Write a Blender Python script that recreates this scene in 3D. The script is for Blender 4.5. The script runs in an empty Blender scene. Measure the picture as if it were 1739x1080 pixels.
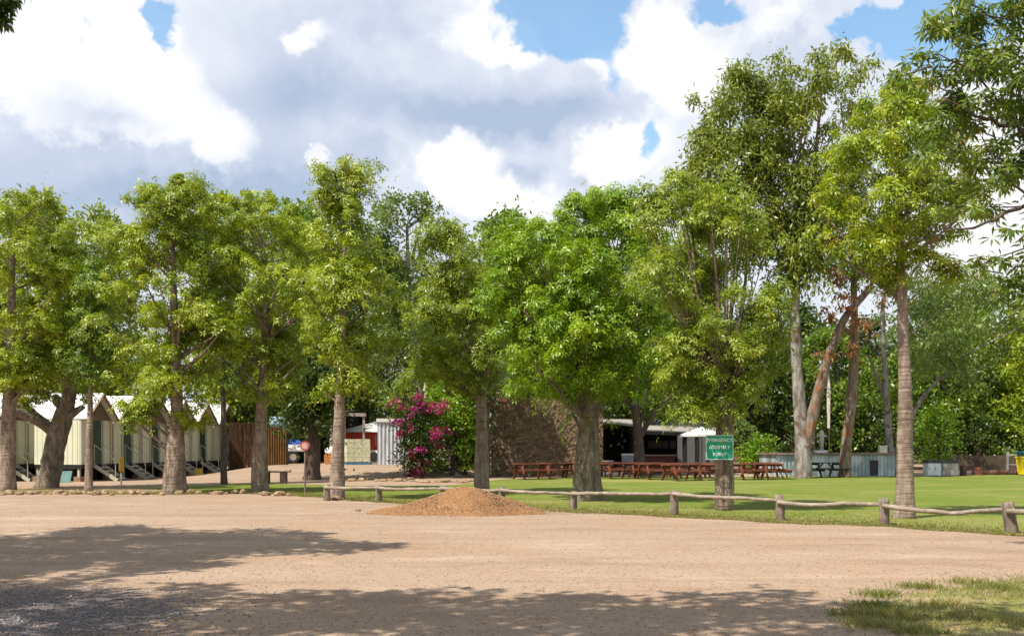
import bpy, math, random
import numpy as np
from mathutils import Vector

random.seed(5)
rng = np.random.default_rng(11)
SC = bpy.context.scene
COL = SC.collection
FP = 1706.0


def PX(px, Y): return (px - 869.5) / FP * Y
def PZ(py, Y): return 1.6 + (757 - py) / FP * Y
def GY(py): return 1.6 * FP / (py - 757.0)


def sstep(a, b, x):
    t = np.clip((x - a) / (b - a), 0, 1)
    return t * t * (3 - 2 * t)


def terrain(x, y):
    x = np.asarray(x, float); y = np.asarray(y, float)
    sx = sstep(-17.5, -13, x) * (1 - sstep(-4.5, -1.5, x))
    return 0.55 * sx * sstep(46.5, 55.5, y)


# ------------------------------------------------------------------ node helpers
def node(nt, typ, ins=None, **attrs):
    n = nt.nodes.new(typ)
    for k, v in attrs.items():
        setattr(n, k, v)
    for k, v in (ins or {}).items():
        s = n.inputs[k]
        if isinstance(v, bpy.types.NodeSocket):
            nt.links.new(v, s)
        elif isinstance(v, bpy.types.Node):
            nt.links.new(v.outputs[0], s)
        else:
            s.default_value = v
    return n


def c4(c): return (c[0], c[1], c[2], 1.0)


def M(nt, op, a, b=None, c=None, clamp=False):
    ins = {0: a}
    if b is not None: ins[1] = b
    if c is not None: ins[2] = c
    return node(nt, 'ShaderNodeMath', ins, operation=op, use_clamp=clamp).outputs[0]


def MIX(nt, f, a, b, blend='MIX'):
    n = nt.nodes.new('ShaderNodeMix'); n.data_type = 'RGBA'; n.blend_type = blend
    for i, v in ((0, f), (6, a), (7, b)):
        if isinstance(v, bpy.types.NodeSocket): nt.links.new(v, n.inputs[i])
        elif i == 0: n.inputs[i].default_value = v
        else: n.inputs[i].default_value = c4(v)
    return n.outputs[2]


def RNG(nt, v, a, b, c=0.0, d=1.0, smooth=True):
    return node(nt, 'ShaderNodeMapRange', {0: v, 1: a, 2: b, 3: c, 4: d},
                interpolation_type='SMOOTHSTEP' if smooth else 'LINEAR').outputs[0]


def newmat(name):
    m = bpy.data.materials.new(name); m.use_nodes = True
    nt = m.node_tree; nt.nodes.clear()
    out = nt.nodes.new('ShaderNodeOutputMaterial')
    return m, nt, out


def noise(nt, vec, scale, detail=3.0, rough=0.55):
    return node(nt, 'ShaderNodeTexNoise', {'Vector': vec, 'Scale': scale, 'Detail': detail, 'Roughness': rough}).outputs[0]


def mapping(nt, vec, scale=(1, 1, 1), loc=(0, 0, 0)):
    return node(nt, 'ShaderNodeMapping', {'Vector': vec, 'Scale': scale, 'Location': loc}).outputs[0]


def objco(nt): return nt.nodes.new('ShaderNodeTexCoord').outputs['Object']


def surf(name, col, rough=0.7, metal=0.0, var=0.25, scale=6.0, bump=0.1, stretch=(1, 1, 1), col2=None, spec=0.4):
    m, nt, out = newmat(name)
    co = mapping(nt, objco(nt), stretch)
    n1 = noise(nt, co, scale, 5)
    n2 = noise(nt, co, scale * 7, 3)
    col2 = col2 or tuple(c * (1 - var) for c in col)
    f = RNG(nt, M(nt, 'ADD', M(nt, 'MULTIPLY', n1, 0.7), M(nt, 'MULTIPLY', n2, 0.3)), 0.35, 0.65)
    base = MIX(nt, f, col2, col)
    p = node(nt, 'ShaderNodeBsdfPrincipled', {'Base Color': base, 'Roughness': rough, 'Metallic': metal, 'Specular IOR Level': spec})
    if bump:
        b = node(nt, 'ShaderNodeBump', {'Strength': bump, 'Distance': 0.02, 'Height': n2})
        nt.links.new(b.outputs[0], p.inputs['Normal'])
    nt.links.new(p.outputs[0], out.inputs[0])
    return m


def leafmat(name, ca, cb, cc, trans=0.29, tint=(1.0, 1.0, 0.5), csc=0.9):
    m, nt, out = newmat(name)
    geo = nt.nodes.new('ShaderNodeNewGeometry')
    co = objco(nt)
    r = geo.outputs['Random Per Island']
    n1 = noise(nt, co, csc, 2)
    base = MIX(nt, r, ca, cb)
    base = MIX(nt, RNG(nt, n1, 0.42, 0.68, 0, 0.85), base, cc)
    r7 = M(nt, 'FRACT', M(nt, 'MULTIPLY', r, 37.3))
    base = MIX(nt, RNG(nt, r7, .90, .96, 0, .75), base, tuple(min(1, v * f) for v, f in zip(cc, (1.35, 1.12, 1.3))))
    base = MIX(nt, RNG(nt, r7, .30, .0, 0, .45), base, tuple(v * .55 for v in ca))
    p = node(nt, 'ShaderNodeBsdfPrincipled', {'Base Color': base, 'Roughness': 0.42, 'Specular IOR Level': 0.45})
    tb = MIX(nt, 1.0, base, tint, 'MULTIPLY')
    tb2 = MIX(nt, 1.0, tb, (1.6, 1.6, 1.6), 'MULTIPLY')
    t = node(nt, 'ShaderNodeBsdfTranslucent', {'Color': tb2})
    s = node(nt, 'ShaderNodeMixShader', {0: trans, 1: p, 2: t})
    nt.links.new(s.outputs[0], out.inputs[0])
    return m


def barkmat(name, ca, cb, cc, rings=0.0, vscale=(1, 1, 0.25), bump=0.5, scale=9.0):
    m, nt, out = newmat(name)
    co = objco(nt)
    a = noise(nt, mapping(nt, co, vscale), scale, 6, 0.65)
    b = noise(nt, co, 2.2, 4)
    base = MIX(nt, RNG(nt, a, 0.36, 0.64), ca, cb)
    base = MIX(nt, RNG(nt, b, 0.5, 0.66), base, cc)
    h = a
    if rings:
        w = node(nt, 'ShaderNodeTexNoise', {'Vector': mapping(nt, co, (0.7, 0.7, 11.0)), 'Scale': 1.0, 'Detail': 3.0}).outputs[0]
        base = MIX(nt, M(nt, 'MULTIPLY', RNG(nt, w, 0.55, 0.66), rings), base, tuple(c * 0.35 for c in ca))
        h = M(nt, 'SUBTRACT', a, w)
    p = node(nt, 'ShaderNodeBsdfPrincipled', {'Base Color': base, 'Roughness': 0.85, 'Specular IOR Level': 0.2})
    bm = node(nt, 'ShaderNodeBump', {'Strength': bump, 'Distance': 0.05, 'Height': h})
    nt.links.new(bm.outputs[0], p.inputs['Normal'])
    nt.links.new(p.outputs[0], out.inputs[0])
    return m


# ------------------------------------------------------------------ mesh helpers
class MB:
    def __init__(s): s.v = []; s.f = []; s.n = 0

    def add(s, V, Fc):
        s.v.append(np.asarray(V, float).reshape(-1, 3))
        s.f += [tuple(i + s.n for i in f) for f in Fc]
        s.n += len(s.v[-1])
        return s

    def box(s, x0, x1, y0, y1, z0, z1, bev=0.0):
        V = [(x, y, z) for x in (x0, x1) for y in (y0, y1) for z in (z0, z1)]
        return s.add(V, [(0, 1, 3, 2), (4, 6, 7, 5), (0, 4, 5, 1), (2, 3, 7, 6), (0, 2, 6, 4), (1, 5, 7, 3)])

    def beam(s, a, b, w, t, up=(0, 0, 1)):
        a = Vector(a); b = Vector(b); d = (b - a).normalized()
        u = d.cross(Vector(up))
        if u.length < 1e-4: u = d.cross(Vector((1, 0, 0)))
        u.normalize(); v = u.cross(d).normalized()
        V = []
        for p in (a, b):
            for i, j in ((-1, -1), (1, -1), (1, 1), (-1, 1)):
                V.append(p + u * (i * w / 2) + v * (j * t / 2))
        return s.add([tuple(q) for q in V], [(3, 2, 1, 0), (4, 5, 6, 7), (0, 1, 5, 4), (1, 2, 6, 5), (2, 3, 7, 6), (3, 0, 4, 7)])

    def tube(s, pts, rad, n=8, wob=0.0, caps=True):
        P = [Vector(p) for p in pts]; V = []; Fc = []
        for i, p in enumerate(P):
            d = (P[min(i + 1, len(P) - 1)] - P[max(i - 1, 0)])
            d = d.normalized() if d.length > 1e-6 else Vector((0, 0, 1))
            u = d.cross(Vector((0, 1, 0.02)))
            if u.length < 1e-3: u = d.cross(Vector((1, 0, 0)))
            u.normalize(); w = d.cross(u)
            for k in range(n):
                a = 2 * math.pi * k / n
                r = rad[i] * (1 + (random.uniform(-wob, wob) if wob else 0))
                V.append(tuple(p + u * (math.cos(a) * r) + w * (math.sin(a) * r)))
        for i in range(len(P) - 1):
            for k in range(n):
                k2 = (k + 1) % n
                Fc.append((i * n + k, i * n + k2, (i + 1) * n + k2, (i + 1) * n + k))
        if caps:
            Fc.append(tuple(range(n))[::-1]); Fc.append(tuple((len(P) - 1) * n + k for k in range(n)))
        return s.add(V, Fc)

    def disc(s, c, axis, r, h, n=20):
        c = Vector(c); ax = Vector(axis).normalized()
        return s.tube([c, c + ax * h], [r, r], n)

    def build(s, name, mat, parent=None, smooth=False):
        me = bpy.data.meshes.new(name)
        me.from_pydata(np.concatenate(s.v).tolist(), [], s.f)
        if smooth: me.polygons.foreach_set('use_smooth', [True] * len(me.polygons))
        me.materials.append(mat); me.update()
        o = bpy.data.objects.new(name, me); COL.objects.link(o)
        if parent: o.parent = parent
        return o


def polymesh(name, V, k, mat, parent=None):
    """N faces of k corners each, none shared."""
    V = np.ascontiguousarray(V, dtype=np.float32).reshape(-1, 3)
    nv = len(V); nf = nv // k
    me = bpy.data.meshes.new(name)
    me.vertices.add(nv); me.vertices.foreach_set('co', V.ravel())
    me.loops.add(nv); me.loops.foreach_set('vertex_index', np.arange(nv, dtype=np.int32))
    me.polygons.add(nf); me.polygons.foreach_set('loop_start', np.arange(0, nv, k, dtype=np.int32))
    try: me.polygons.foreach_set('loop_total', np.full(nf, k, dtype=np.int32))
    except Exception: pass
    me.materials.append(mat); me.update(calc_edges=True); me.validate()
    o = bpy.data.objects.new(name, me); COL.objects.link(o)
    if parent: o.parent = parent
    return o


def tag(o, label=None, cat=None, group=None, kind=None):
    if label: o['label'] = label
    if cat: o['category'] = cat
    if group: o['group'] = group
    if kind: o['kind'] = kind
    return o


def thing(name, label, cat, loc=(0, 0, 0), rz=0.0, group=None):
    o = bpy.data.objects.new(name, None); COL.objects.link(o)
    o.empty_display_size = 0.3
    o.location = loc; o.rotation_euler = (0, 0, rz)
    return tag(o, label, cat, group)


def copy_tree(o, parent=None):
    c = o.copy(); COL.objects.link(c)
    if parent: c.parent = parent
    for ch in list(o.children): copy_tree(ch, c)
    return c


# ------------------------------------------------------------------ render / camera / light
SC.render.engine = 'CYCLES'
SC.cycles.use_denoising = True
SC.cycles.max_bounces = 6; SC.cycles.diffuse_bounces = 3; SC.cycles.glossy_bounces = 2
SC.cycles.transmission_bounces = 4; SC.cycles.transparent_max_bounces = 4
SC.view_settings.view_transform = 'Standard'
SC.view_settings.look = 'None'
SC.view_settings.exposure = 0.6
SC.view_settings.gamma = 1.0

cam = bpy.data.cameras.new('camera'); camo = bpy.data.objects.new('camera', cam); COL.objects.link(camo)
camo.location = (0, 0, 1.6); camo.rotation_euler = (math.radians(90), 0, 0)
cam.sensor_width = 36; cam.lens = 36 * FP / 1739; cam.shift_y = 217 / 1739
cam.clip_end = 3000; cam.clip_start = 0.1
SC.camera = camo

S = Vector((-1.0, -0.82, 2.06)).normalized()
sun = bpy.data.lights.new('sun', 'SUN'); suno = bpy.data.objects.new('sun', sun); COL.objects.link(suno)
sun.energy = 5.0; sun.angle = math.radians(0.5); sun.color = (1.0, 0.93, 0.83)
suno.rotation_euler = S.to_track_quat('Z', 'Y').to_euler()
suno.location = (-20, -10, 40)

# ------------------------------------------------------------------ sky
W = bpy.data.worlds.new('World'); SC.world = W; W.use_nodes = True
nt = W.node_tree; nt.nodes.clear()
wout = nt.nodes.new('ShaderNodeOutputWorld')
sky = nt.nodes.new('ShaderNodeTexSky'); sky.sky_type = 'NISHITA'; sky.sun_disc = False
sky.sun_elevation = math.asin(S.z); sky.sun_rotation = math.atan2(S.x, S.y) % (2 * math.pi)
sky.air_density = 1.0; sky.dust_density = 0.6; sky.ozone_density = 1.5
gen = nt.nodes.new('ShaderNodeTexCoord').outputs['Generated']
sep = node(nt, 'ShaderNodeSeparateXYZ', {0: gen})
dx, dy, dz = sep.outputs
az = M(nt, 'ARCTAN2', dx, dy)
el = M(nt, 'ARCSINE', dz)
nz1 = node(nt, 'ShaderNodeTexNoise', {'Vector': gen, 'Scale': 7.0, 'Detail': 6.0, 'Roughness': 0.6})
nz2 = node(nt, 'ShaderNodeTexNoise', {'Vector': gen, 'Scale': 24.0, 'Detail': 8.0, 'Roughness': 0.6})
v0 = node(nt, 'ShaderNodeCombineXYZ', {0: az, 1: el, 2: 0.0}).outputs[0]
def vm(op, a, b=None, sc=None):
    ins = {0: a}
    if b is not None: ins[1] = b
    n = node(nt, 'ShaderNodeVectorMath', ins, operation=op)
    if sc is not None: n.inputs['Scale'].default_value = sc
    return n.outputs['Value'] if op == 'DOT_PRODUCT' else n.outputs['Vector']
w1 = vm('SCALE', vm('SUBTRACT', nz1.outputs['Color'], (0.5, 0.5, 0.5)), sc=0.11)
w2 = vm('SCALE', vm('SUBTRACT', nz2.outputs['Color'], (0.5, 0.5, 0.5)), sc=0.045)
vw = vm('MULTIPLY', vm('ADD', vm('ADD', v0, w1), w2), (1, 1, 0))

def dirpx(px, py):
    x = (px - 869.5) / FP; z = (757 - py) / FP
    return math.atan(x), math.atan2(z, math.sqrt(1 + x * x))

def blobs(lst, base):
    acc = base
    for px, py, rx, ry, wgt in lst:
        a, e = dirpx(px, py)
        d = vm('MULTIPLY', vm('SUBTRACT', vw, (a, e, 0)), (FP / rx, FP / ry, 0))
        g = M(nt, 'POWER', 2.718, M(nt, 'MULTIPLY', vm('DOT_PRODUCT', d, d), -1.0))
        acc = M(nt, 'MULTIPLY_ADD', g, wgt, acc)
    return acc

fb = M(nt, 'SUBTRACT', nz1.outputs['Fac'], 0.5)
fb2 = M(nt, 'SUBTRACT', nz2.outputs['Fac'], 0.5)
holes = blobs([(940, 10, 50, 46, 1.0), (1012, 68, 46, 38, .85), (1000, 5, 55, 32, .8), (1035, 150, 26, 35, .5), (1120, 262, 26, 45, .6),
               (1215, 15, 50, 32, .85), (1460, 20, 80, 32, .9), (1560, 55, 70, 55, 1.0), (1640, 40, 90, 70, .8),
               (270, 25, 34, 26, .95), (160, 55, 20, 30, .35), (1000, -260, 260, 150, .7), (-500, 100, 160, 140, .7), (2300, 150, 200, 120, .7)], 0.0)
holes = M(nt, 'ADD', holes, M(nt, 'ADD', M(nt, 'MULTIPLY', fb, 0.7), M(nt, 'MULTIPLY', fb2, 0.35)))
holes = M(nt, 'ADD', holes, RNG(nt, el, math.radians(30), math.radians(50), 0.0, 0.42))  # unseen upper sky opened up to cut fill light and deepen ground shade
cover = RNG(nt, holes, 0.28, 0.58, 1.0, 0.16)
bright = blobs([
    # bright cumulus tops
    (90, 90, 120, 90, .55), (230, 130, 110, 90, .5), (230, 50, 60, 40, .35), (380, 250, 55, 60, .45), (500, 72, 55, 26, .5), (250, 220, 90, 50, .2),
    (620, 100, 50, 22, .22), (790, 40, 110, 50, .30), (890, 50, 45, 35, .40), (1010, 120, 45, 35, .45), (1110, 60, 60, 70, .55), (1200, 120, 90, 60, .30),
    (1330, 30, 90, 50, .35), (785, 270, 60, 55, .55), (860, 355, 90, 35, .55), (1055, 275, 90, 45, .60), (960, 290, 80, 40, .2), (1130, 160, 80, 50, .2),
    (540, 285, 22, 18, .5), (700, 300, 60, 30, .2), (1660, 260, 120, 90, .4), (1680, 420, 120, 90, .4)], 0.0)
grey = blobs([    # grey undersides
    (120, 170, 90, 50, -.42), (200, 205, 70, 22, -.4), (60, 250, 150, 40, -.25), (200, 335, 330, 45, -.50), (470, 300, 90, 60, -.38), (620, 275, 55, 22, -.35),
    (700, 195, 280, 40, -.45), (480, 150, 80, 60, -.40), (900, 205, 140, 30, -.45), (600, 40, 170, 40, -.25), (830, 140, 120, 60, -.2), (1330, 110, 100, 50, -.18),
    (860, 305, 30, 18, -.35), (960, 310, 20, 12, -.2), (420, 340, 200, 40, -.35)], 0.0)
bright = M(nt, 'ADD', bright, M(nt, 'ADD', M(nt, 'MULTIPLY', fb, 0.55), M(nt, 'MULTIPLY', fb2, 0.45)))
crisp = M(nt, 'MULTIPLY', RNG(nt, bright, .18, .40), .40)
shade = M(nt, 'ADD', M(nt, 'ADD', crisp, .66), M(nt, 'MULTIPLY', grey, .82))
shade = M(nt, 'ADD', M(nt, 'ADD', shade, M(nt, 'MULTIPLY', fb, 0.5)), M(nt, 'MULTIPLY', fb2, 0.36))
ramp = node(nt, 'ShaderNodeValToRGB', {0: shade})
er = ramp.color_ramp.elements
er[0].position = 0.12; er[0].color = (0.30, 0.37, 0.49, 1)
er[1].position = 0.95; er[1].color = (0.69, 0.69, 0.69, 1)
e = ramp.color_ramp.elements.new(0.42); e.color = (0.415, 0.460, 0.565, 1)
e = ramp.color_ramp.elements.new(0.68); e.color = (0.56, 0.59, 0.65, 1)
skyc = MIX(nt, 1.0, sky.outputs[0], (0.75, 1.0, 1.02), 'MULTIPLY')
bg1 = node(nt, 'ShaderNodeBackground', {'Color': skyc, 'Strength': 0.15})
bg2 = node(nt, 'ShaderNodeBackground', {'Color': ramp.outputs[0], 'Strength': 1.0})
ms = node(nt, 'ShaderNodeMixShader', {0: cover, 1: bg1, 2: bg2})
nt.links.new(ms.outputs[0], wout.inputs[0])
W.cycles.sampling_method = 'MANUAL'; W.cycles.sample_map_resolution = 512

# ------------------------------------------------------------------ materials
LEAF = {
    'boab': leafmat('leaf_boab', (0.132, 0.203, 0.010), (0.244, 0.315, 0.016), (0.338, 0.392, 0.023)),
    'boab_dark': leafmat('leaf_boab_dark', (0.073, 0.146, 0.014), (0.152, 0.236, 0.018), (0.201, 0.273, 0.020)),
    'olive': leafmat('leaf_olive', (0.123, 0.186, 0.014), (0.209, 0.279, 0.021), (0.289, 0.348, 0.031)),
    'bright': leafmat('leaf_bright', (0.100, 0.198, 0.008), (0.187, 0.301, 0.010), (0.281, 0.384, 0.013)),
    'lime': leafmat('leaf_lime', (0.153, 0.242, 0.010), (0.262, 0.349, 0.015), (0.331, 0.371, 0.023)),
    'euc': leafmat('leaf_euc', (0.100, 0.151, 0.019), (0.179, 0.230, 0.028), (0.245, 0.274, 0.026), 0.3),
    'grey': leafmat('leaf_grey', (0.085, 0.145, 0.028), (0.15, 0.22, 0.045), (0.19, 0.25, 0.045), 0.3),
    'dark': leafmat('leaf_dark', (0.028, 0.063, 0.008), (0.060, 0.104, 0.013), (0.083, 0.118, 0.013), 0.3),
    'mango': leafmat('leaf_mango', (0.069, 0.130, 0.016), (0.137, 0.204, 0.025), (0.211, 0.265, 0.035), 0.35),
    'rust': leafmat('leaf_rust', (0.16, 0.06, 0.02), (0.24, 0.10, 0.03), (0.20, 0.12, 0.03), 0.3),
    'pinkish': leafmat('leaf_pinkish', (0.30, 0.13, 0.08), (0.36, 0.20, 0.10), (0.28, 0.19, 0.05), 0.3),
    'hedge': leafmat('leaf_hedge', (0.089, 0.196, 0.013), (0.177, 0.302, 0.017), (0.286, 0.406, 0.022), 0.35),
}
B_BOAB = barkmat('bark_boab', (0.18, 0.135, 0.10), (0.32, 0.25, 0.195), (0.16, 0.12, 0.09), rings=0.5, bump=.8)
B_BOAB2 = barkmat('bark_boab_rough', (0.11, 0.08, 0.055), (0.30, 0.235, 0.18), (0.18, 0.135, 0.09), rings=0.3, bump=0.9)
B_GREY = barkmat('bark_grey', (0.10, 0.08, 0.06), (0.26, 0.215, 0.17), (0.15, 0.13, 0.075), rings=0.25)
B_DARK = barkmat('bark_dark', (0.06, 0.045, 0.035), (0.12, 0.09, 0.07), (0.08, 0.06, 0.045))
B_EUC = barkmat('bark_euc', (0.15, 0.125, 0.10), (0.32, 0.30, 0.275), (0.14, 0.085, 0.055), vscale=(1, 1, 0.3), scale=4)
B_RED = barkmat('bark_red', (0.12, 0.075, 0.05), (0.24, 0.20, 0.165), (0.25, 0.10, 0.04), vscale=(1, 1, 0.3), scale=6)
WOOD_GREY = barkmat('weathered_timber', (0.13, 0.10, 0.075), (0.26, 0.215, 0.165), (0.17, 0.13, 0.095), vscale=(1, 1, 0.2), bump=0.6)

# ------------------------------------------------------------------ foliage
def norm(a): return a / np.maximum(np.linalg.norm(a, axis=-1, keepdims=True), 1e-9)


def clump_points(cen, rad, dens):
    cnt = np.maximum((rad ** 2 * dens).astype(int), 3)
    idx = np.repeat(np.arange(len(cen)), cnt)
    d = norm(rng.normal(size=(len(idx), 3)))
    flip = (d[:, 2] < 0) & (rng.random(len(idx)) < 0.45)
    d[flip, 2] *= -1
    r = rad[idx] * rng.random(len(idx)) ** 0.45 * rng.uniform(0.8, 1.15, len(idx)) * np.where(rng.random(len(idx)) < .28, rng.uniform(1, 1.7, len(idx)), 1)
    sc = np.stack([rng.uniform(.65, 1.45, len(cen)), rng.uniform(.65, 1.45, len(cen)), rng.uniform(.45, .95, len(cen))], 1)
    off = d * r[:, None] * sc[idx]
    # each clump leans its own way and droops at its rim
    sh = rng.normal(size=(len(cen), 2)) * .35
    off[:, 2] += (off[:, :2] * sh[idx]).sum(1) - .25 * (off[:, :2] ** 2).sum(1) / np.maximum(rad[idx], .05)
    return cen[idx] + off, d


def leaflets(P, D, kind, L, w):
    N = len(P)
    if kind in ('palm', 'lance'):
        k = 5 if kind == 'palm' else 6
        ax = norm(D + np.array([0, 0, 0.4]) + rng.normal(size=(N, 3)) * 0.35)
        u = norm(np.cross(ax, np.array([0.3, 0.2, 1.0]) + rng.normal(size=(N, 3)) * 0.05)); v = np.cross(ax, u)
        ph = rng.random(N) * 6.28
        out = []
        for i in range(k):
            a = ph + 6.283 * i / k + rng.normal(size=N) * 0.15
            t = np.radians(rng.uniform(65, 105, N) if kind == 'palm' else rng.uniform(40, 115, N))
            d = ax * np.cos(t)[:, None] + (u * np.cos(a)[:, None] + v * np.sin(a)[:, None]) * np.sin(t)[:, None]
            d = norm(d + np.array([0, 0, -0.30 if kind == 'palm' else -0.55]))
            s = norm(np.cross(d, ax + rng.normal(size=(N, 3)) * 0.2))
            l = (L * rng.uniform(0.7, 1.2, N))[:, None]; ww = (w * rng.uniform(0.8, 1.2, N))[:, None] / 2
            b = P + d * 0.015
            m = b + d * l * 0.55
            out.append(np.stack([b, m - s * ww, b + d * l + np.array([0, 0, -0.02]), m + s * ww], 1))
        return np.concatenate(out)
    if kind == 'euc':
        d = norm(rng.normal(size=(N, 3)) * np.array([0.55, 0.55, 0.4]) + D * 0.3 + np.array([0, 0, -0.75]))
    else:
        d = norm(rng.normal(size=(N, 3)) + D * 0.6 + np.array([0, 0, -0.1]))
    nrm = norm(rng.normal(size=(N, 3)) * 0.7 + D * 0.6 + np.array([0, 0, 0.5]))
    s = norm(np.cross(d, nrm))
    l = (L * rng.uniform(0.7, 1.25, N))[:, None]; ww = (w * rng.uniform(0.8, 1.2, N))[:, None] / 2
    m = P + d * l * 0.5
    return np.stack([P, m - s * ww, P + d * l, m + s * ww], 1)


def profile_clumps(prof, rc, cover, dr):
    """prof: rows (z, xl, xr), in metres, local. Clump centres through the volume of the crown."""
    p = np.array(sorted(prof)); zs = np.linspace(p[0, 0], p[-1, 0], 60)
    xl = np.interp(zs, p[:, 0], p[:, 1]); xr = np.interp(zs, p[:, 0], p[:, 2])
    hw = np.maximum((xr - xl) / 2, 0.05); cx = (xr + xl) / 2
    area = np.sum(hw * 2) * (zs[1] - zs[0])
    n = max(6, int(area / (math.pi * rc * rc) * cover * 1.45))
    k = rng.choice(60, n, p=hw / hw.sum())
    z = zs[k] + rng.uniform(-.5, .5, n) * (zs[1] - zs[0])
    rad = rc * np.exp(rng.normal(size=n) * .38 - .08)
    rad = np.clip(rad, .4 * rc, 1.8 * rc)
    h = np.maximum(hw[k] - rad * 0.45, hw[k] * 0.2)
    r = rng.random(n) ** 0.42; a = rng.random(n) * 6.283
    spray = rng.random(n) < .22
    rad[spray] *= .55; r[spray] = rng.uniform(1.05, 1.3, spray.sum())
    zlo, zhi = zs[0], zs[-1]
    z = np.clip(z, zlo + rad * .3, zhi - rad * 0.5)
    return np.stack([cx[k] + h * r * np.cos(a), h * dr * r * np.sin(a), z], 1), rad


def resample(path, rad, step):
    P = np.array(path, float); R = np.array(rad, float)
    d = np.r_[0, np.cumsum(np.linalg.norm(np.diff(P, axis=0), axis=1))]
    n = max(3, int(d[-1] / step) + 1); t = np.linspace(0, d[-1], n)
    # smooth (catmull-ish) by interpolating then averaging
    Q = np.stack([np.interp(t, d, P[:, i]) for i in range(3)], 1); r = np.interp(t, d, R)
    for _ in range(2):
        Q[1:-1] = (Q[:-2] + 2 * Q[1:-1] + Q[2:]) / 4
    return Q, r


def tree(name, label, base, Y, trunk, crown, leaf, kind='palm', L=0.14, w=0.046, rc=0.45, cover=1.95, dens=430, dr=0.9,
         bark=None, limbs=(), lumps=(), fwd=0.0, group=None, cat='tree', twigs=True, extra=None, flare=1.0, swell=0.0, dy=0.0, limbbark=None, wob=0.05):
    """Traced in photo pixels at the tree's own distance Y and turned into metres."""
    bx = PX(base, Y); k = Y / FP
    z0 = float(terrain(bx, Y))
    root = thing(name, label, cat, (bx, Y, z0), 0, group)
    q = lambda x, y, d=0.0: ((x - base) * k, d, PZ(y, Y) - z0)
    mb = MB()
    tp = [q(x, y) for x, y, _ in trunk]; tr = [ww * k / 2 for _, _, ww in trunk]
    tp[0] = (tp[0][0], 0, -0.15)
    Q, R = resample(tp, tr, 0.22)
    Q[:, 1] += np.cumsum(rng.normal(size=len(Q)) * 0.012)
    zz = Q[:, 2]
    R = R * (1 + 0.14 * flare * np.exp(-np.maximum(zz, 0) / 0.22))
    mb.tube(Q, R, 14, wob)
    tv = mb.v[-1]; ring = np.repeat(np.arange(len(Q)), 14)
    rel = tv - Q[ring]; ang = np.arctan2(rel[:, 1], rel[:, 0]); ph = rng.random() * 6
    lob = (np.cos(3 * ang + ph) * .11 + np.cos(5 * ang + 2 * ph) * .06) * np.exp(-np.maximum(tv[:, 2], 0) / .35) * flare + .05 * np.sin(tv[:, 2] * 2.3 + ang * 2 + ph)
    mb.v[-1] = Q[ring] + rel * (1 + lob[:, None] * np.array([1, 1, .2]))
    lb = MB() if limbbark else mb
    for i, lim in enumerate(limbs):
        dsg = ((i % 3) - 1) * 0.5
        lp = [q(x, y, dsg * t / max(len(lim) - 1, 1)) for t, (x, y, _) in enumerate(lim)]
        LQ, LR = resample(lp, [ww * k / 2 for _, _, ww in lim], 0.25)
        lb.tube(LQ, LR, 8, 0.06)
    cens, rads = [], []
    profs = crown if crown and isinstance(crown[0][0], (tuple, list)) else ([crown] if crown else [])
    for pr in profs:
        P = [(PZ(y, Y) - z0, (a - base) * k, (b - base) * k) for y, a, b in pr]
        c, r = profile_clumps(P, rc, cover, dr)
        cens.append(c); rads.append(r)
    for (x, y, rr) in lumps:
        n = 4
        rm = rr * k
        c = np.array(q(x, y)) + rng.normal(size=(n, 3)) * rm * 0.38
        cens.append(c); rads.append(np.full(n, rm * 0.62))
    cen = np.concatenate(cens); rad = np.concatenate(rads)
    cen[:, 1] += dy
    if twigs:
        top = Q[-1, 2]
        sel = rng.permutation(len(cen))[:min(len(cen), 60)]
        for j, i in enumerate(sel):
            c = cen[i]
            hz = math.hypot(c[0] - np.interp(c[2], zz, Q[:, 0]), c[1])
            za = min(max(c[2] - hz * rng.uniform(0.5, 1.0), zz[0] + 0.45 * (cen[:, 2].min() - zz[0]) + 0.4), top - 0.05)
            a = np.array([np.interp(za, zz, Q[:, 0]), np.interp(za, zz, Q[:, 1]), za])
            ra = min(np.interp(za, zz, R) * 0.5, 0.05 + 0.012 * hz) if j < 22 else 0.014
            mid = (a + c) / 2 + np.array([0, 0, -0.12 * hz * 0.3]) + rng.normal(size=3) * 0.08
            PQ, PR = resample([a, mid, c], [max(ra, 0.016), max(ra * 0.6, 0.013), 0.01], 0.5)
            mb.tube(PQ, PR, 5 if j < 22 else 4, 0.0, False)
    mb.build('trunk', bark or B_BOAB, root, True)
    if limbbark: lb.build('limb', limbbark, root, True)
    P, D = clump_points(cen, rad, dens)
    ok = P[:, 2] > 0.3
    polymesh('crown', leaflets(P[ok], D[ok], kind, L, w), 4, LEAF[leaf], root)
    if extra:
        for nm, lf, lm, kd, l2, w2 in extra:
            c = np.concatenate([np.array(q(x, y)) + rng.normal(size=(5, 3)) * rr * k * 0.45 for x, y, rr in lm])
            c[:, 1] -= fwd
            r = np.concatenate([np.full(5, rr * k * 0.5) for x, y, rr in lm])
            P, D = clump_points(c, r * 1.12, dens * (1.25 if 'blossom' in nm else .62 if 'dead' in nm else 1.1))
            polymesh(nm, leaflets(P, D, kd, l2, w2), 4, LEAF[lf], root)
    return root


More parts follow.
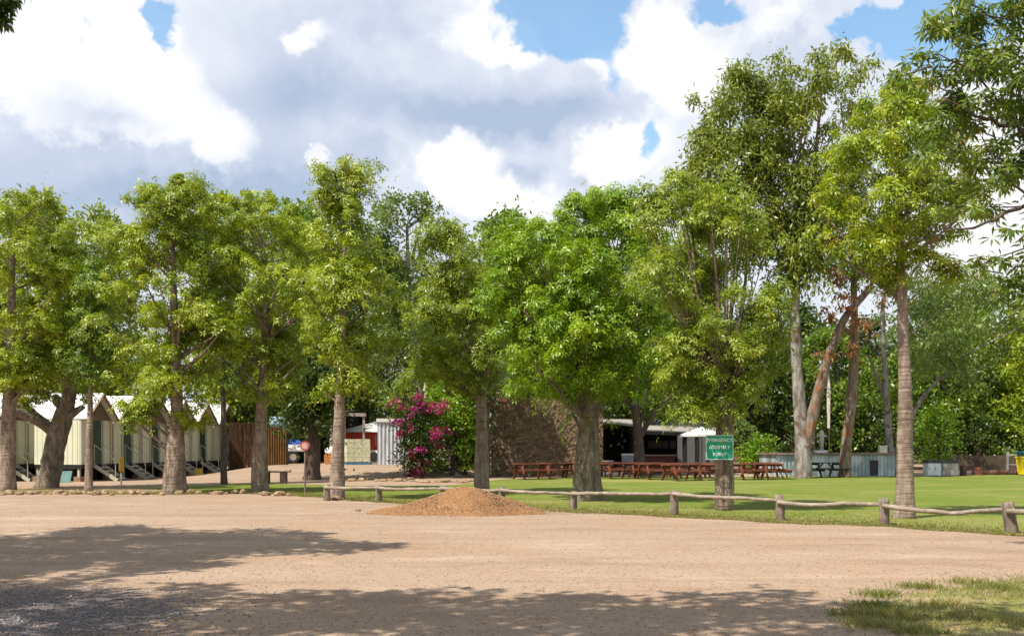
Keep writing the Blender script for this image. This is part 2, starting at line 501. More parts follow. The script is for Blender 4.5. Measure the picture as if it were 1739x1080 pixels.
GF = 'trees along the road edge'
tree('boab_tree', 'straight pinkish trunked tree cut by the picture edge, beside the pale cabins', 12, 36.4,
     [(12, 832, 27), (13, 760, 24), (14, 690, 22), (18, 600, 16), (22, 480, 10), (20, 380, 5)],
     [(322, 20, 75), (350, -10, 110), (420, -60, 125), (520, -70, 140), (610, -60, 115), (655, -50, 62)], 'boab', bark=B_BOAB, group=GF, lumps=[(38, 338, 18), (86, 342, 17), (102, 356, 10), (10, 345, 16)])
tree('branching_tree', 'old leaning tree with a heavy low side branch, in front of the nearest cabin wall', 82, 38.5,
     [(80, 828, 38), (94, 760, 34), (108, 705, 31), (119, 675, 24), (125, 600, 13), (130, 480, 6)],
     [(375, 120, 215), (430, 60, 235), (520, 50, 230), (600, 40, 210), (645, 30, 170)], 'boab', bark=B_GREY, group=GF,
     limbs=[[(97, 735, 20), (72, 718, 16), (45, 703, 14), (15, 690, 8)], [(70, 716, 14), (62, 700, 10), (30, 685, 5)],
            [(108, 690, 22), (92, 683, 18), (84, 672, 12)], [(104, 720, 18), (128, 704, 11), (152, 692, 6)]],
     lumps=[(40, 682, 22), (18, 672, 20), (70, 672, 16), (140, 672, 14)], wob=0.09)
tree('young_boab_tree', 'thin young tree standing just in front of the first cabin gable', 150, 35.9,
     [(150, 833, 14), (151, 760, 12), (153, 690, 9), (155, 600, 6), (156, 450, 3)],
     [(440, 130, 180), (520, 105, 205), (590, 100, 205), (645, 122, 192)], 'boab_dark', bark=B_BOAB, group=GF)
tree('boab_tree', 'thick trunked tree with lime leaf sprays hanging low before the middle cabins', 297, 33.7,
     [(295, 838, 40), (297, 790, 33), (300, 740, 27), (301, 690, 20), (300, 600, 15), (297, 480, 10), (295, 340, 4)],
     [(298, 275, 325), (325, 232, 350), (380, 205, 372), (460, 182, 395), (560, 175, 402), (625, 182, 395), (660, 205, 350)], 'boab', group=GF,
     lumps=[(243, 712, 34), (228, 692, 30), (262, 692, 26), (318, 718, 26), (340, 702, 20), (300, 707, 18), (222, 715, 16), (255, 322, 15), (300, 304, 18), (330, 330, 16), (245, 345, 18)], bark=B_BOAB2)
tree('slender_tree', 'slender dark stemmed tree standing before the last cabin of the row', 380, 42.0,
     [(380, 822, 11), (380, 740, 10), (378, 660, 8), (375, 560, 5)],
     [(470, 345, 410), (560, 335, 420), (640, 340, 415), (670, 350, 400)], 'boab_dark', bark=B_DARK, group=GF)
tree('boab_tree', 'pale smooth tapering trunk tree at the end of the rock edging near the log bench', 440, 35.0,
     [(440, 835, 29), (441, 780, 26), (443, 720, 21), (446, 660, 17), (450, 560, 11), (448, 420, 5)],
     [(335, 400, 500), (380, 348, 548), (460, 335, 556), (560, 335, 552), (630, 355, 535), (675, 380, 495)], 'boab', group=GF, lumps=[(395, 346, 16), (455, 338, 17), (500, 352, 15), (425, 345, 14)])
tree('shade_tree', 'dark barked tree with dense dark crown behind the round red sign', 530, 47.0,
     [(530, 818, 28), (532, 760, 24), (533, 700, 20), (530, 620, 14), (525, 500, 7)],
     [(420, 490, 570), (500, 470, 600), (600, 465, 610), (680, 480, 600), (728, 478, 548)], 'dark', bark=B_DARK, kind='oval', L=0.26, w=0.12, rc=0.8, dens=420)
tree('boab_tree', 'tall narrow tree with ringed trunk at the start of the log rail fence', 573, 30.0,
     [(571, 848, 26), (573, 800, 24), (575, 740, 21), (577, 680, 17), (580, 600, 13), (585, 480, 8), (585, 370, 4)],
     [(272, 555, 612), (300, 528, 628), (340, 538, 625), (400, 520, 655), (480, 505, 665), (560, 495, 668), (620, 505, 662), (668, 538, 632)], 'boab', group=GF, cover=2.1,
     lumps=[(556, 300, 16), (578, 284, 18), (604, 312, 15), (548, 330, 14), (600, 340, 18)])
tree('grey_leaved_tree', 'grey green tree with bare top limb above the red shed', 722, 51.5,
     [(722, 809, 17), (716, 700, 14), (704, 600, 12), (694, 480, 8), (690, 380, 4)],
     [(325, 630, 690), (380, 602, 700), (440, 600, 692), (520, 600, 720), (600, 610, 740), (655, 620, 740)], 'grey', kind='oval', L=0.22, w=0.11, rc=0.7, dens=380,
     bark=B_EUC, limbs=[[(694, 480, 7), (716, 425, 5), (735, 385, 4), (755, 372, 2)], [(700, 440, 5), (715, 380, 3), (718, 340, 2)]],
     lumps=[(715, 338, 22), (742, 360, 20), (722, 372, 16), (700, 360, 16)])
tree('boab_tree', 'olive leaved tree rising directly behind the orange gravel mound', 818, 33.7,
     [(818, 838, 27), (818, 790, 24), (818, 730, 20), (817, 665, 17), (812, 640, 13), (800, 560, 7)],
     [(385, 715, 815), (420, 695, 870), (480, 688, 882), (560, 685, 882), (620, 692, 865), (658, 715, 842)], 'olive', group=GF,
     limbs=[[(818, 670, 12), (828, 630, 10), (840, 560, 6)], [(815, 680, 10), (838, 650, 6), (850, 620, 4)]])
tree('boab_tree', 'stout bottle trunk tree with round bright green crown before the stone wall', 998, 29.4,
     [(996, 850, 48), (997, 800, 45), (999, 740, 39), (1000, 700, 34), (1001, 660, 14)],
     [(328, 950, 1072), (350, 915, 1100), (400, 845, 1112), (460, 820, 1118), (540, 810, 1135), (595, 815, 1140), (635, 840, 1135), (668, 880, 1100)], 'bright', group=GF,
     bark=B_GREY, cover=3.1, rc=0.48, lumps=[(985, 350, 28), (1020, 338, 28), (1055, 352, 26), (1080, 392, 26), (955, 378, 26), (880, 402, 28), (905, 388, 24), (850, 440, 28), (835, 500, 26), (1110, 470, 22)], limbs=[[(997, 712, 26), (982, 660, 18), (975, 600, 12), (965, 500, 7), (950, 430, 4)], [(1002, 712, 26), (1018, 660, 18), (1030, 590, 13), (1035, 450, 7), (1030, 370, 4)],
                      [(1020, 650, 10), (1050, 600, 8), (1075, 540, 4)], [(978, 640, 10), (930, 590, 7), (890, 530, 4)]])
tree('boab_tree', 'rough barked tree that carries the green sign on its trunk', 1230, 25.0,
     [(1230, 866, 32), (1230, 800, 31), (1230, 740, 30), (1230, 690, 28), (1229, 670, 14)],
     [(300, 1110, 1245), (330, 1078, 1285), (400, 1072, 1315), (480, 1078, 1345), (560, 1095, 1352), (640, 1115, 1318), (705, 1150, 1285)], 'olive', group=GF, bark=B_BOAB2,
     limbs=[[(1223, 700, 15), (1217, 600, 11), (1215, 500, 7), (1200, 400, 4)], [(1238, 700, 14), (1245, 600, 9), (1265, 500, 6), (1270, 400, 3)]],
     rc=0.40, dens=500, L=0.12, w=0.040, cover=2.25, lumps=[(1108, 325, 26), (1098, 365, 26), (1255, 345, 26), (1150, 310, 22), (1290, 420, 22), (1320, 500, 22)])
tree('boab_tree', 'tall bare trunked tree with airy lime crown and reddish tips behind the fence', 1538, 22.2,
     [(1537, 880, 35), (1538, 830, 31), (1538, 770, 27), (1537, 700, 23), (1534, 600, 20), (1532, 500, 16), (1530, 440, 13), (1528, 340, 8), (1525, 200, 4)],
     [(140, 1490, 1570), (180, 1460, 1620), (240, 1410, 1645), (320, 1395, 1655), (400, 1400, 1655), (450, 1415, 1655), (482, 1470, 1615)], 'lime', group=GF,
     rc=0.32, cover=2.2, dens=520, fwd=.9, L=0.125, w=0.042, extra=[('reddish_foliage', 'pinkish', [(1592, 190, 36), (1612, 255, 30), (1550, 165, 18), (1635, 330, 18)], 'oval', 0.12, 0.045),
                                                       ('dead_foliage', 'rust', [(1555, 430, 16), (1612, 462, 22)], 'oval', 0.12, 0.04)])
e1 = tree('eucalyptus_tree', 'tallest gum tree, double domed olive crown and pale flared trunk', 1362, 49.6,
     [(1364, 812, 30), (1364, 760, 26), (1359, 700, 22), (1352, 620, 18), (1350, 520, 14), (1355, 420, 10), (1345, 300, 7)],
     [[(115, 1225, 1285), (150, 1175, 1305), (220, 1158, 1320), (300, 1165, 1320), (370, 1190, 1330), (430, 1230, 1310)],
      [(85, 1330, 1440), (110, 1305, 1490), (180, 1290, 1495), (260, 1300, 1480), (340, 1300, 1470), (430, 1300, 1430), (490, 1320, 1400)]], 'euc', kind='euc', L=0.30, w=0.09,
     rc=0.85, dens=420, cover=3.1, bark=B_EUC, limbbark=B_RED,
     flare=.5, limbs=[[(1366, 765, 24), (1374, 725, 21), (1387, 670, 18), (1404, 605, 16), (1430, 540, 13), (1475, 488, 11)], [(1350, 500, 12), (1332, 390, 9), (1300, 280, 7), (1240, 180, 4)],
            [(1355, 440, 10), (1385, 300, 8), (1400, 150, 4)], [(1368, 400, 7), (1430, 260, 4)]],
     extra=[('dead_foliage', 'rust', [(1440, 425, 20), (1462, 468, 18), (1484, 512, 16), (1408, 470, 18), (1395, 540, 16), (1432, 590, 15), (1452, 552, 18), (1384, 612, 12), (1420, 515, 20), (1470, 440, 16), (1400, 415, 16)], 'euc', 0.34, 0.09)], fwd=1.2)
mbk = MB(); k_ = 49.6 / FP
mbk.tube([((1400 - 1362) * k_, -.3, PZ(600, 49.6)), ((1404 - 1362) * k_, -.3, PZ(660, 49.6)), ((1404 - 1362) * k_, -.3, PZ(727, 49.6))], [.03, .1, .07], 6)
mbk.build('bark_strip', surf('pale_bark', (0.62, 0.55, 0.45), var=.3), e1)
tree('eucalyptus_tree', 'reddish thin trunked gum tree rising behind the low iron stage wall', 1438, 51.0,
     [(1434, 808, 21), (1437, 760, 17), (1445, 690, 18), (1450, 620, 16), (1452, 540, 12), (1450, 420, 8), (1450, 300, 5)],
     [(330, 1400, 1500), (400, 1385, 1510), (470, 1390, 1505)], 'euc', kind='euc', L=0.3, w=0.08, rc=0.8, dens=230, cover=1.0, bark=B_RED,
     extra=[('dead_foliage', 'rust', [(1440, 560, 18), (1470, 480, 18), (1455, 610, 14)], 'euc', 0.3, 0.06)])
tree('eucalyptus_tree', 'slim grey stemmed gum tree with long bare limbs behind the tall ringed trunk', 1516, 56.0,
     [(1517, 806, 17), (1510, 740, 12), (1505, 650, 10), (1500, 560, 7), (1500, 500, 5)],
     [(470, 1490, 1680), (520, 1465, 1730), (600, 1475, 1720), (660, 1500, 1700)], 'grey', kind='euc', L=0.3, w=0.09, rc=0.85, dens=320, cover=1.5, bark=B_EUC, twigs=False,
     limbs=[[(1522, 790, 11), (1552, 695, 8), (1580, 655, 6), (1640, 600, 4), (1720, 560, 3)], [(1560, 680, 6), (1600, 640, 4), (1690, 620, 2)], [(1508, 690, 7), (1480, 600, 4)]])
tree('shade_tree', 'dark twisted trunk tree shading the open bar front', 1085, 54.0,
     [(1088, 808, 20), (1085, 760, 17), (1080, 700, 14), (1072, 650, 11), (1070, 600, 6)],
     [(570, 1050, 1100), (610, 1018, 1112), (660, 1012, 1116), (695, 1030, 1106)], 'dark', kind='oval', L=0.26, w=0.12, rc=0.75, dens=360, bark=B_DARK,
     limbs=[[(1085, 745, 10), (1110, 700, 7), (1150, 660, 4)], [(1083, 735, 8), (1095, 690, 6), (1100, 640, 4)]])

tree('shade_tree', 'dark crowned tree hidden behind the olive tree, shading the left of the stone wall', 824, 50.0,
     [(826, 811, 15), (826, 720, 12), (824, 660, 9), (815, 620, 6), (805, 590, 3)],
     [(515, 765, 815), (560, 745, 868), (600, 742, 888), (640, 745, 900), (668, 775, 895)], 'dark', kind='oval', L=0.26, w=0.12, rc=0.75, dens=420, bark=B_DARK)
tree('shade_tree', 'green crowned tree standing behind the stout trunk, dappling the right of the stone wall', 998, 50.4,
     [(999, 811, 14), (999, 720, 12), (985, 640, 9), (965, 540, 6), (955, 450, 4)],
     [(400, 940, 1010), (450, 930, 1040), (520, 950, 1050), (600, 975, 1050), (640, 985, 1030)], 'boab_dark', kind='oval', L=0.26, w=0.12, rc=0.55, dens=300, cover=.8, bark=B_DARK, lumps=[(925, 570, 12), (948, 520, 13), (940, 620, 9), (965, 650, 9)])

# near tree whose leaves reach in from the right
def near_tree():
    Y = 13.0
    root = thing('mango_tree', 'near tree with drooping narrow leaf whorls reaching in beside the tall gum', 'tree', (9.6, Y, 0))
    k = Y / FP
    loc = lambda px, py, d: np.array([PX(px, Y) - 9.6, d, PZ(py, Y)])
    L = [(1640, 30, 60), (1600, 40, 30), (1620, 110, 34), (1680, 180, 50), (1690, 30, 50), (1720, 290, 40), (1655, 370, 24), (1700, 450, 26), (1725, 520, 28), (1598, 95, 42), (1690, 90, 60), (1570, 130, 24), (1650, 165, 50), (1715, 170, 50), (1620, 225, 34), (1680, 250, 40), (1735, 250, 40), (1625, 290, 22),
         (1660, 320, 30), (1715, 330, 34), (1735, 390, 30), (1690, 395, 26), (1668, 445, 20), (1730, 460, 28), (1700, 505, 20), (1740, 540, 24), (1780, 120, 70), (1790, 250, 70), (1785, 380, 60),
         (1780, 480, 50), (1850, 200, 90), (1850, 350, 80), (1720, -30, 70), (1650, -40, 50), (1800, -40, 90), (1900, 60, 90), (1920, 280, 90), (1960, 160, 90), (2050, 300, 120), (2000, 60, 110), (2080, 160, 120)]
    cen, rad = [], []
    for x, y, r in L:
        n = 3 if r < 35 else 6
        cen.append(loc(x, y, rng.uniform(-.5, .9)) + rng.normal(size=(n, 3)) * r * k * np.array([.5, .9, .42])); rad.append(np.full(n, r * k * .46))
    cen = np.concatenate(cen); rad = np.concatenate(rad)
    mb = MB()
    Q, R = resample([(0, 0, -.1), (.1, .05, 1.5), (-.05, 0, 3), (.1, .2, 5), (.2, .1, 8)], [.22, .18, .16, .12, .04], .2)
    mb.tube(Q, R * (1 + .3 * np.exp(-np.maximum(Q[:, 2], 0) / .3)), 12, .05)
    for pts, r in [([(1990, 330, 0), (1850, 270, .2), (1739, 212, .1), (1660, 200, 0), (1600, 165, 0)], .055), ([(1990, 420, 0), (1850, 400, -.2), (1739, 345, -.2), (1650, 392, -.2), (1600, 395, -.1)], .045),
                   ([(2000, 200, 0), (1850, 120, .4), (1739, 38, .3), (1650, -10, .2)], .055), ([(1990, 480, .1), (1830, 500, .3), (1739, 475, .3), (1690, 500, .3)], .035),
                   ([(1739, 345, -.2), (1700, 310, -.2), (1670, 280, -.2), (1655, 240, -.2)], .02), ([(1739, 212, .1), (1700, 160, .1), (1640, 110, 0), (1590, 90, 0)], .02)]:
        LQ, LR = resample([loc(*p) for p in pts], np.linspace(r, .008, len(pts)), .12)
        LQ[1:-1] += rng.normal(size=(len(LQ) - 2, 3)) * .015
        mb.tube(LQ, LR, 6)
    for c in cen[rng.permutation(len(cen))[:70]]:
        a = c + np.array([rng.uniform(.2, .7), rng.uniform(-.3, .3), rng.uniform(-.3, .15)])
        LQ, LR = resample([a, (a + c) / 2 + [0, 0, -.04], c], [.012, .009, .005], .15)
        mb.tube(LQ, LR, 4, 0, False)
    mb.build('trunk', B_DARK, root, True)
    P, D = clump_points(cen, rad, 430)
    polymesh('crown', leaflets(P, D, 'lance', .15, .036), 4, LEAF['mango'], root)
near_tree()

# tall trees left of / behind the photographer: they throw the shade on the road
def high_tree(label, x, y, lumps, dens=120, h=9.5):
    root = thing('shade_tree', label, 'tree', (x, y, 0))
    mb = MB()
    Q, R = resample([(0, 0, -.1), (.1, 0, 3), (-.1, .1, 6), (.2, 0, h)], [.35, .28, .22, .12], .3)
    mb.tube(Q, R, 12, .05)
    cen, rad = [], []
    for a, b, c, r in lumps:
        n = 8
        b -= 0.195 * c
        cc = np.array([a - x, b - y, c])
        cen.append(cc + rng.normal(size=(n, 3)) * r * np.array([.5, .5, .25])); rad.append(rng.uniform(.28, .5, n) * r)
        LQ, LR = resample([(.1, 0, h * .68), (cc * .5 + np.array([0, 0, h * .4])), cc], [.1, .06, .02], .5)
        mb.tube(LQ, LR, 5)
    mb.build('trunk', B_GREY, root, True)
    cen = np.concatenate(cen); rad = np.concatenate(rad)
    P, D = clump_points(cen, rad, dens)
    polymesh('crown', leaflets(P, D, 'oval', .26, .13), 4, LEAF['boab_dark'], root)
high_tree('overhanging tree whose leaf tips show in the top corner above the cabins', -14.5, 12.0,
          [(-12.5, 14.5, 11, 2.0), (-10.8, 15.6, 10.5, 1.5), (-9.8, 13.6, 10.4, 1.4), (-8.6, 14.4, 10.2, 1.1), (-7.5, 14.0, 9.8, .8), (-14, 16, 10.5, 1.8), (-11.5, 12.3, 10.6, 1.4),
           (-14, 12, 11.5, 2.2), (-9.2, 15.9, 10.2, .8), (-16, 14, 11, 2.0), (-6.9, 14.3, 9.6, .5), (-12, 15.6, 10.2, 1.6), (-10.3, 14.6, 10.4, 1.3), (-13.5, 13.4, 10.4, 1.6), (-11, 11.2, 10.3, 1.3), (-9.4, 11.9, 10.2, .9), (-13, 10.6, 10.5, 1.4), (-10.2, 12.8, 10.3, 1.2)], 460)
high_tree('tall shady tree standing beside the photographer over the grey gravel', -9.0, 2.5,
          [(-10.5, 7.5, 9.5, 1.5), (-8.6, 8.4, 9.4, 1.2), (-8.2, 6.3, 9.2, 1.5), (-6.4, 8.2, 9.6, 1.0), (-5.6, 6.4, 9.3, 1.4), (-4.2, 8.3, 9.4, .9), (-3.4, 6.6, 9.2, 1.1), (-2.4, 8.1, 9.1, .7),
           (-1.2, 6.9, 9.2, .7), (-1.8, 8.9, 9.2, .55), (-.6, 8.1, 9, .45), (-6, 4.2, 9.6, 1.6), (-10, 4.5, 10, 1.9), (-12.5, 6, 10, 2.0), (-2.6, 4.6, 9.5, 1.0), (-12.0, 8.6, 9.8, 1.2), (-9.6, 8.9, 9.6, 1.0), (-7.4, 7.3, 9.3, 1.2), (-5.2, 7.6, 9.2, 1.0), (-3.9, 7.4, 9.3, .8), (.3, 7.4, 9, .6), (.5, 6.2, 9, .7), (-.8, 5.6, 9.2, .9), (-2.4, 6.2, 9.3, .8), (-1.4, 7.8, 9.1, .6), (-3, 7.6, 9.2, .7)], 460)
# leaf tips in the top left corner
_o = [o for o in bpy.data.objects if o.get('label', '').startswith('overhanging')][0]
_c = np.array([[PX(6, 15) + 14.5, 3.0, PZ(12, 15)], [PX(-6, 15) + 14.5, 3.1, PZ(30, 15)], [PX(28, 15) + 14.5, 2.9, PZ(4, 15)], [PX(-20, 15) + 14.5, 3.0, PZ(5, 15)], [PX(10, 15) + 14.5, 3.0, PZ(-30, 15)]])
P, D = clump_points(_c, np.array([.10, .10, .07, .16, .2]), 2200)
polymesh('hanging_leaf_spray', leaflets(P, D, 'lance', .13, .045), 4, LEAF['dark'], _o)
_m = MB(); LQ, LR = resample([(5.2, 2.4, 10), (6.2, 2.8, 8.9), (PX(6, 15) + 14.5, 3.0, PZ(15, 15))], [.03, .02, .008], .2); _m.tube(LQ, LR, 5); _m.build('twig', B_DARK, _o)

# background trees, each its own
def bg_tree(label, px, Y, hw, top, bot, leaf, kind='oval', cover=1.6, bark=B_DARK, dens=150):
    h = bot - top
    cr = [(top, px - hw * .35, px + hw * .3), (top + h * .12, px - hw * .75, px + hw * .7), (top + h * .4, px - hw, px + hw), (top + h * .75, px - hw * .95, px + hw), (bot, px - hw * .6, px + hw * .6)]
    return tree('background_tree', label, px, Y, [(px, 757 + 1.6 * FP / Y, 20), (px + 4, 700, 16), (px, top + h * .5, 9), (px, top + h * .2, 4)], cr, leaf, kind=kind, L=.33, w=.15,
                rc=1.0, cover=cover * 1.35, dens=dens * 1.5, bark=bark, group='trees behind the buildings', twigs=True)
for a in [
    ('dark green tree behind the partly hidden first cabin', 60, 60, 100, 340, 700, 'boab'),
    ('olive tree with a lower top, behind the branching tree', 175, 62, 95, 360, 690, 'olive'),
    ('broad green tree behind the last cabins', 405, 62, 120, 325, 720, 'boab'),
    ('mid green tree rising behind the brushwood screen', 505, 66, 85, 350, 715, 'boab_dark'),
    ('grey green tree behind the open carport roof', 615, 70, 95, 385, 725, 'grey'),
    ('pale leaved tree directly behind the curved white lamp', 705, 66, 80, 440, 705, 'grey'),
    ('olive tree behind the bougainvillea and the green vine', 770, 60, 75, 430, 700, 'boab'),
    ('dark tree crown behind the left end of the stone wall', 855, 58, 95, 368, 668, 'boab_dark'),
    ('green tree standing behind the right end of the stone wall', 960, 64, 105, 385, 690, 'boab_dark'),
    ('dense tree behind the left half of the open bar', 1080, 64, 100, 420, 715, 'boab_dark'),
    ('olive tree behind the bar roof and the white umbrella', 1165, 80, 100, 400, 705, 'olive'),
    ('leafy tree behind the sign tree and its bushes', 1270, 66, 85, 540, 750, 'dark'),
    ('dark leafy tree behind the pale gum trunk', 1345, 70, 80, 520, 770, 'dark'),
    ('bushy tree behind the pale cross shaped post', 1420, 66, 80, 560, 765, 'boab_dark'),
    ('dark tree between the reddish gum and the ringed trunk', 1490, 72, 80, 540, 770, 'dark'),
    ('grey green gum behind the storage cabinets', 1600, 68, 95, 490, 760, 'boab_dark'),
    ('green tree behind the brown paling fence', 1690, 72, 95, 480, 770, 'boab_dark'),
    ('leafy tree above the white rail and the yellow bin', 1780, 66, 90, 450, 775, 'boab'),
    ('far left tree standing behind the cabin rows', -60, 66, 100, 380, 720, 'boab_dark'),
]:
    bg_tree(*a)

def bush(name, label, px, Y, hw, top, bot, leaf, cat='bush', L=.2, w=.1, dens=420, rc=.5, cover=2.2, kind='oval', extra=None):
    h = bot - top
    cr = [(top, px - hw * .4, px + hw * .4), (top + h * .25, px - hw * .85, px + hw * .85), (top + h * .6, px - hw, px + hw), (bot, px - hw * .9, px + hw * .9)]
    return tree(name, label, px, Y, [(px, 757 + 1.6 * FP / Y, 8), (px + 2, top + h * .6, 6), (px, top + h * .3, 3)], cr, leaf, kind=kind, L=L, w=w, rc=rc, dens=dens, cover=cover, bark=B_DARK, cat=cat, extra=extra, fwd=hw * Y / FP * .75)
for a in [
    ('shrub', 'yellow green bush right of the sign tree, behind the tables', 1285, 58, 38, 735, 792, 'hedge'),
    ('shrub', 'pale green bush behind the low red capped wall', 1262, 61, 26, 712, 785, 'grey'),
    ('shrub', 'bright green bush above the white and grey cabinets', 1592, 60, 36, 695, 785, 'hedge'),
    ('shrub', 'dark bush between the stage and the grey gum stem', 1530, 64, 40, 700, 800, 'dark'),
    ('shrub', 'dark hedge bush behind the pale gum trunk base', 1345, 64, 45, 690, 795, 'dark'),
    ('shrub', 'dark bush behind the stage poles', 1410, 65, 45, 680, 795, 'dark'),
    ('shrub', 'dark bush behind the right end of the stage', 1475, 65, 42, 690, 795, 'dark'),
    ('shrub', 'dark green bush beside the brown paling fence', 1660, 66, 45, 700, 790, 'dark'),
    ('shrub', 'leafy bush behind the white rail', 1730, 66, 45, 690, 790, 'boab_dark'),
    ('shrub', 'dark shrub against the brushwood screen top', 425, 60, 35, 670, 790, 'dark'),
]:
    bush(*a)
bush('green_vine', 'dense bright green vine mass beside the bougainvillea', 768, 50.5, 54, 622, 812, 'hedge', cat='vine', dens=620)
bush('green_vine', 'shaded leafy vine between the bougainvillea and the ringed trunk', 790, 52.5, 36, 655, 808, 'dark', cat='vine', dens=560)
LEAF['magenta'] = leafmat('petal_magenta', (0.32, 0.015, 0.13), (0.46, 0.05, 0.22), (0.40, 0.06, 0.10), .3, (1, .8, 1))
LEAF['maroon'] = leafmat('petal_maroon', (0.09, 0.008, 0.025), (0.16, 0.02, 0.05), (0.11, .03, .02), .3, (1, .8, 1))
bush('bougainvillea', 'bougainvillea bush with magenta blossom beside the corrugated shed', 717, 48.9, 40, 670, 814, 'dark', L=.16, w=.08, dens=640, cover=2.8,
     extra=[('blossom', 'magenta', [(682, 680, 14), (712, 676, 11), (750, 692, 13), (712, 693, 11), (730, 692, 9), (680, 717, 9), (700, 726, 9), (683, 735, 9), (744, 733, 11), (738, 745, 6), (700, 708, 6), (710, 763, 8), (725, 764, 6)], 'oval', .13, .1),
            ('dark_blossom', 'maroon', [(705, 797, 11), (718, 797, 9), (698, 805, 7), (748, 752, 9), (728, 785, 6), (760, 732, 9)], 'oval', .13, .1)])

# far wood that reads as one mass
def far_wood():
    n = 520
    x = rng.uniform(-75, 75, n); y = rng.uniform(86, 104, n); z = rng.uniform(.8, 11.5, n)
    cen = np.stack([x, y, z], 1); rad = rng.uniform(1.4, 2.8, n)
    P, D = clump_points(cen, rad, 26)
    o = polymesh('treeline', leaflets(P, D, 'oval', .8, .4), 4, LEAF['dark'])
    tag(o, 'far dark green wood closing the view behind all buildings', 'wood', kind='stuff')
far_wood()

# ------------------------------------------------------------------ ground
def ground_mat():
    m, nt, out = newmat('gravel_road')
    co = objco(nt)
    s = node(nt, 'ShaderNodeSeparateXYZ', {0: co})
    big = noise(nt, mapping(nt, co, (0.16, 0.55, 1)), 1.0, 5, .6)
    mid = noise(nt, co, 1.7, 4, .6)
    fine = noise(nt, co, 55, 4, .7)
    vor = node(nt, 'ShaderNodeTexVoronoi', {'Vector': co, 'Scale': 30.0})
    vor2 = node(nt, 'ShaderNodeTexVoronoi', {'Vector': co, 'Scale': 60.0})
    base = MIX(nt, RNG(nt, big, .35, .65), (0.305, 0.214, 0.142), (0.328, 0.243, 0.178))
    base = MIX(nt, RNG(nt, mid, .45, .75, 0, .6), base, (0.30, 0.19, 0.12))
    vc = node(nt, 'ShaderNodeSeparateXYZ', {0: vor.outputs['Color']}).outputs[0]
    vc2 = node(nt, 'ShaderNodeSeparateXYZ', {0: vor2.outputs['Color']}).outputs[0]
    base = MIX(nt, RNG(nt, vc, .80, .97, 0, .5, False), base, (0.13, 0.08, 0.055))
    base = MIX(nt, RNG(nt, vc2, .75, .98, 0, .5, False), base, (0.50, 0.39, 0.30))
    base = MIX(nt, RNG(nt, fine, .48, .68, 0, .65), base, (0.17, 0.105, 0.07))
    trk = noise(nt, mapping(nt, co, (0.05, 0.9, 1)), 1.0, 4, .6)
    base = MIX(nt, RNG(nt, trk, .50, .66, 0, .42), base, (0.235, 0.155, 0.098))
    dmp = noise(nt, mapping(nt, co, (0.35, 0.8, 1), (3.1, 1.7, 0)), 1.0, 6, .65)
    base = MIX(nt, RNG(nt, dmp, .53, .66, 0, .5), base, (0.215, 0.140, 0.09))
    base = MIX(nt, RNG(nt, dmp, .46, .34, 0, .35), base, (0.43, 0.33, 0.24))
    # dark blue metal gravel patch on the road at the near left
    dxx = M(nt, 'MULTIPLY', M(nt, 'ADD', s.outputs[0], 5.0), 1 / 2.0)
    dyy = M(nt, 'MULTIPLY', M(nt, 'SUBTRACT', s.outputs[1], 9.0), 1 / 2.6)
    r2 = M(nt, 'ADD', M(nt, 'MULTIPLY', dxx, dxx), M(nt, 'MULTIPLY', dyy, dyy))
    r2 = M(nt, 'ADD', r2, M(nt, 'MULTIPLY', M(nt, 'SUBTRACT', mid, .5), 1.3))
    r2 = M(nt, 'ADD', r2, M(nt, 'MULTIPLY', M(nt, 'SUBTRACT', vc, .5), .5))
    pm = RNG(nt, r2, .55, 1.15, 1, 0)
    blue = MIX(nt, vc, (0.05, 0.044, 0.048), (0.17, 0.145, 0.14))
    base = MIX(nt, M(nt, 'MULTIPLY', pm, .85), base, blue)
    h = M(nt, 'ADD', M(nt, 'MULTIPLY', vor2.outputs['Distance'], .7), M(nt, 'ADD', M(nt, 'MULTIPLY', fine, .5), M(nt, 'MULTIPLY', mid, .8)))
    b = node(nt, 'ShaderNodeBump', {'Strength': .4, 'Distance': .025, 'Height': h})
    p = node(nt, 'ShaderNodeBsdfPrincipled', {'Base Color': base, 'Roughness': .95, 'Specular IOR Level': .15, 'Normal': b.outputs[0]})
    nt.links.new(p.outputs[0], out.inputs[0])
    return m
xs = np.concatenate([np.linspace(-400, -40, 10), np.linspace(-38, 38, 77), np.linspace(40, 400, 10)])
ys = np.concatenate([np.linspace(-40, 40, 20), np.linspace(41, 75, 69), np.linspace(80, 900, 12)])
XX, YY = np.meshgrid(xs, ys)
ZZ = terrain(XX, YY)
V = np.stack([XX, YY, ZZ], -1).reshape(-1, 3); nx = len(xs)
g = MB().add(V, [(j * nx + i, j * nx + i + 1, (j + 1) * nx + i + 1, (j + 1) * nx + i) for j in range(len(ys) - 1) for i in range(nx - 1)])
tag(g.build('ground', ground_mat(), None, True), kind='structure')

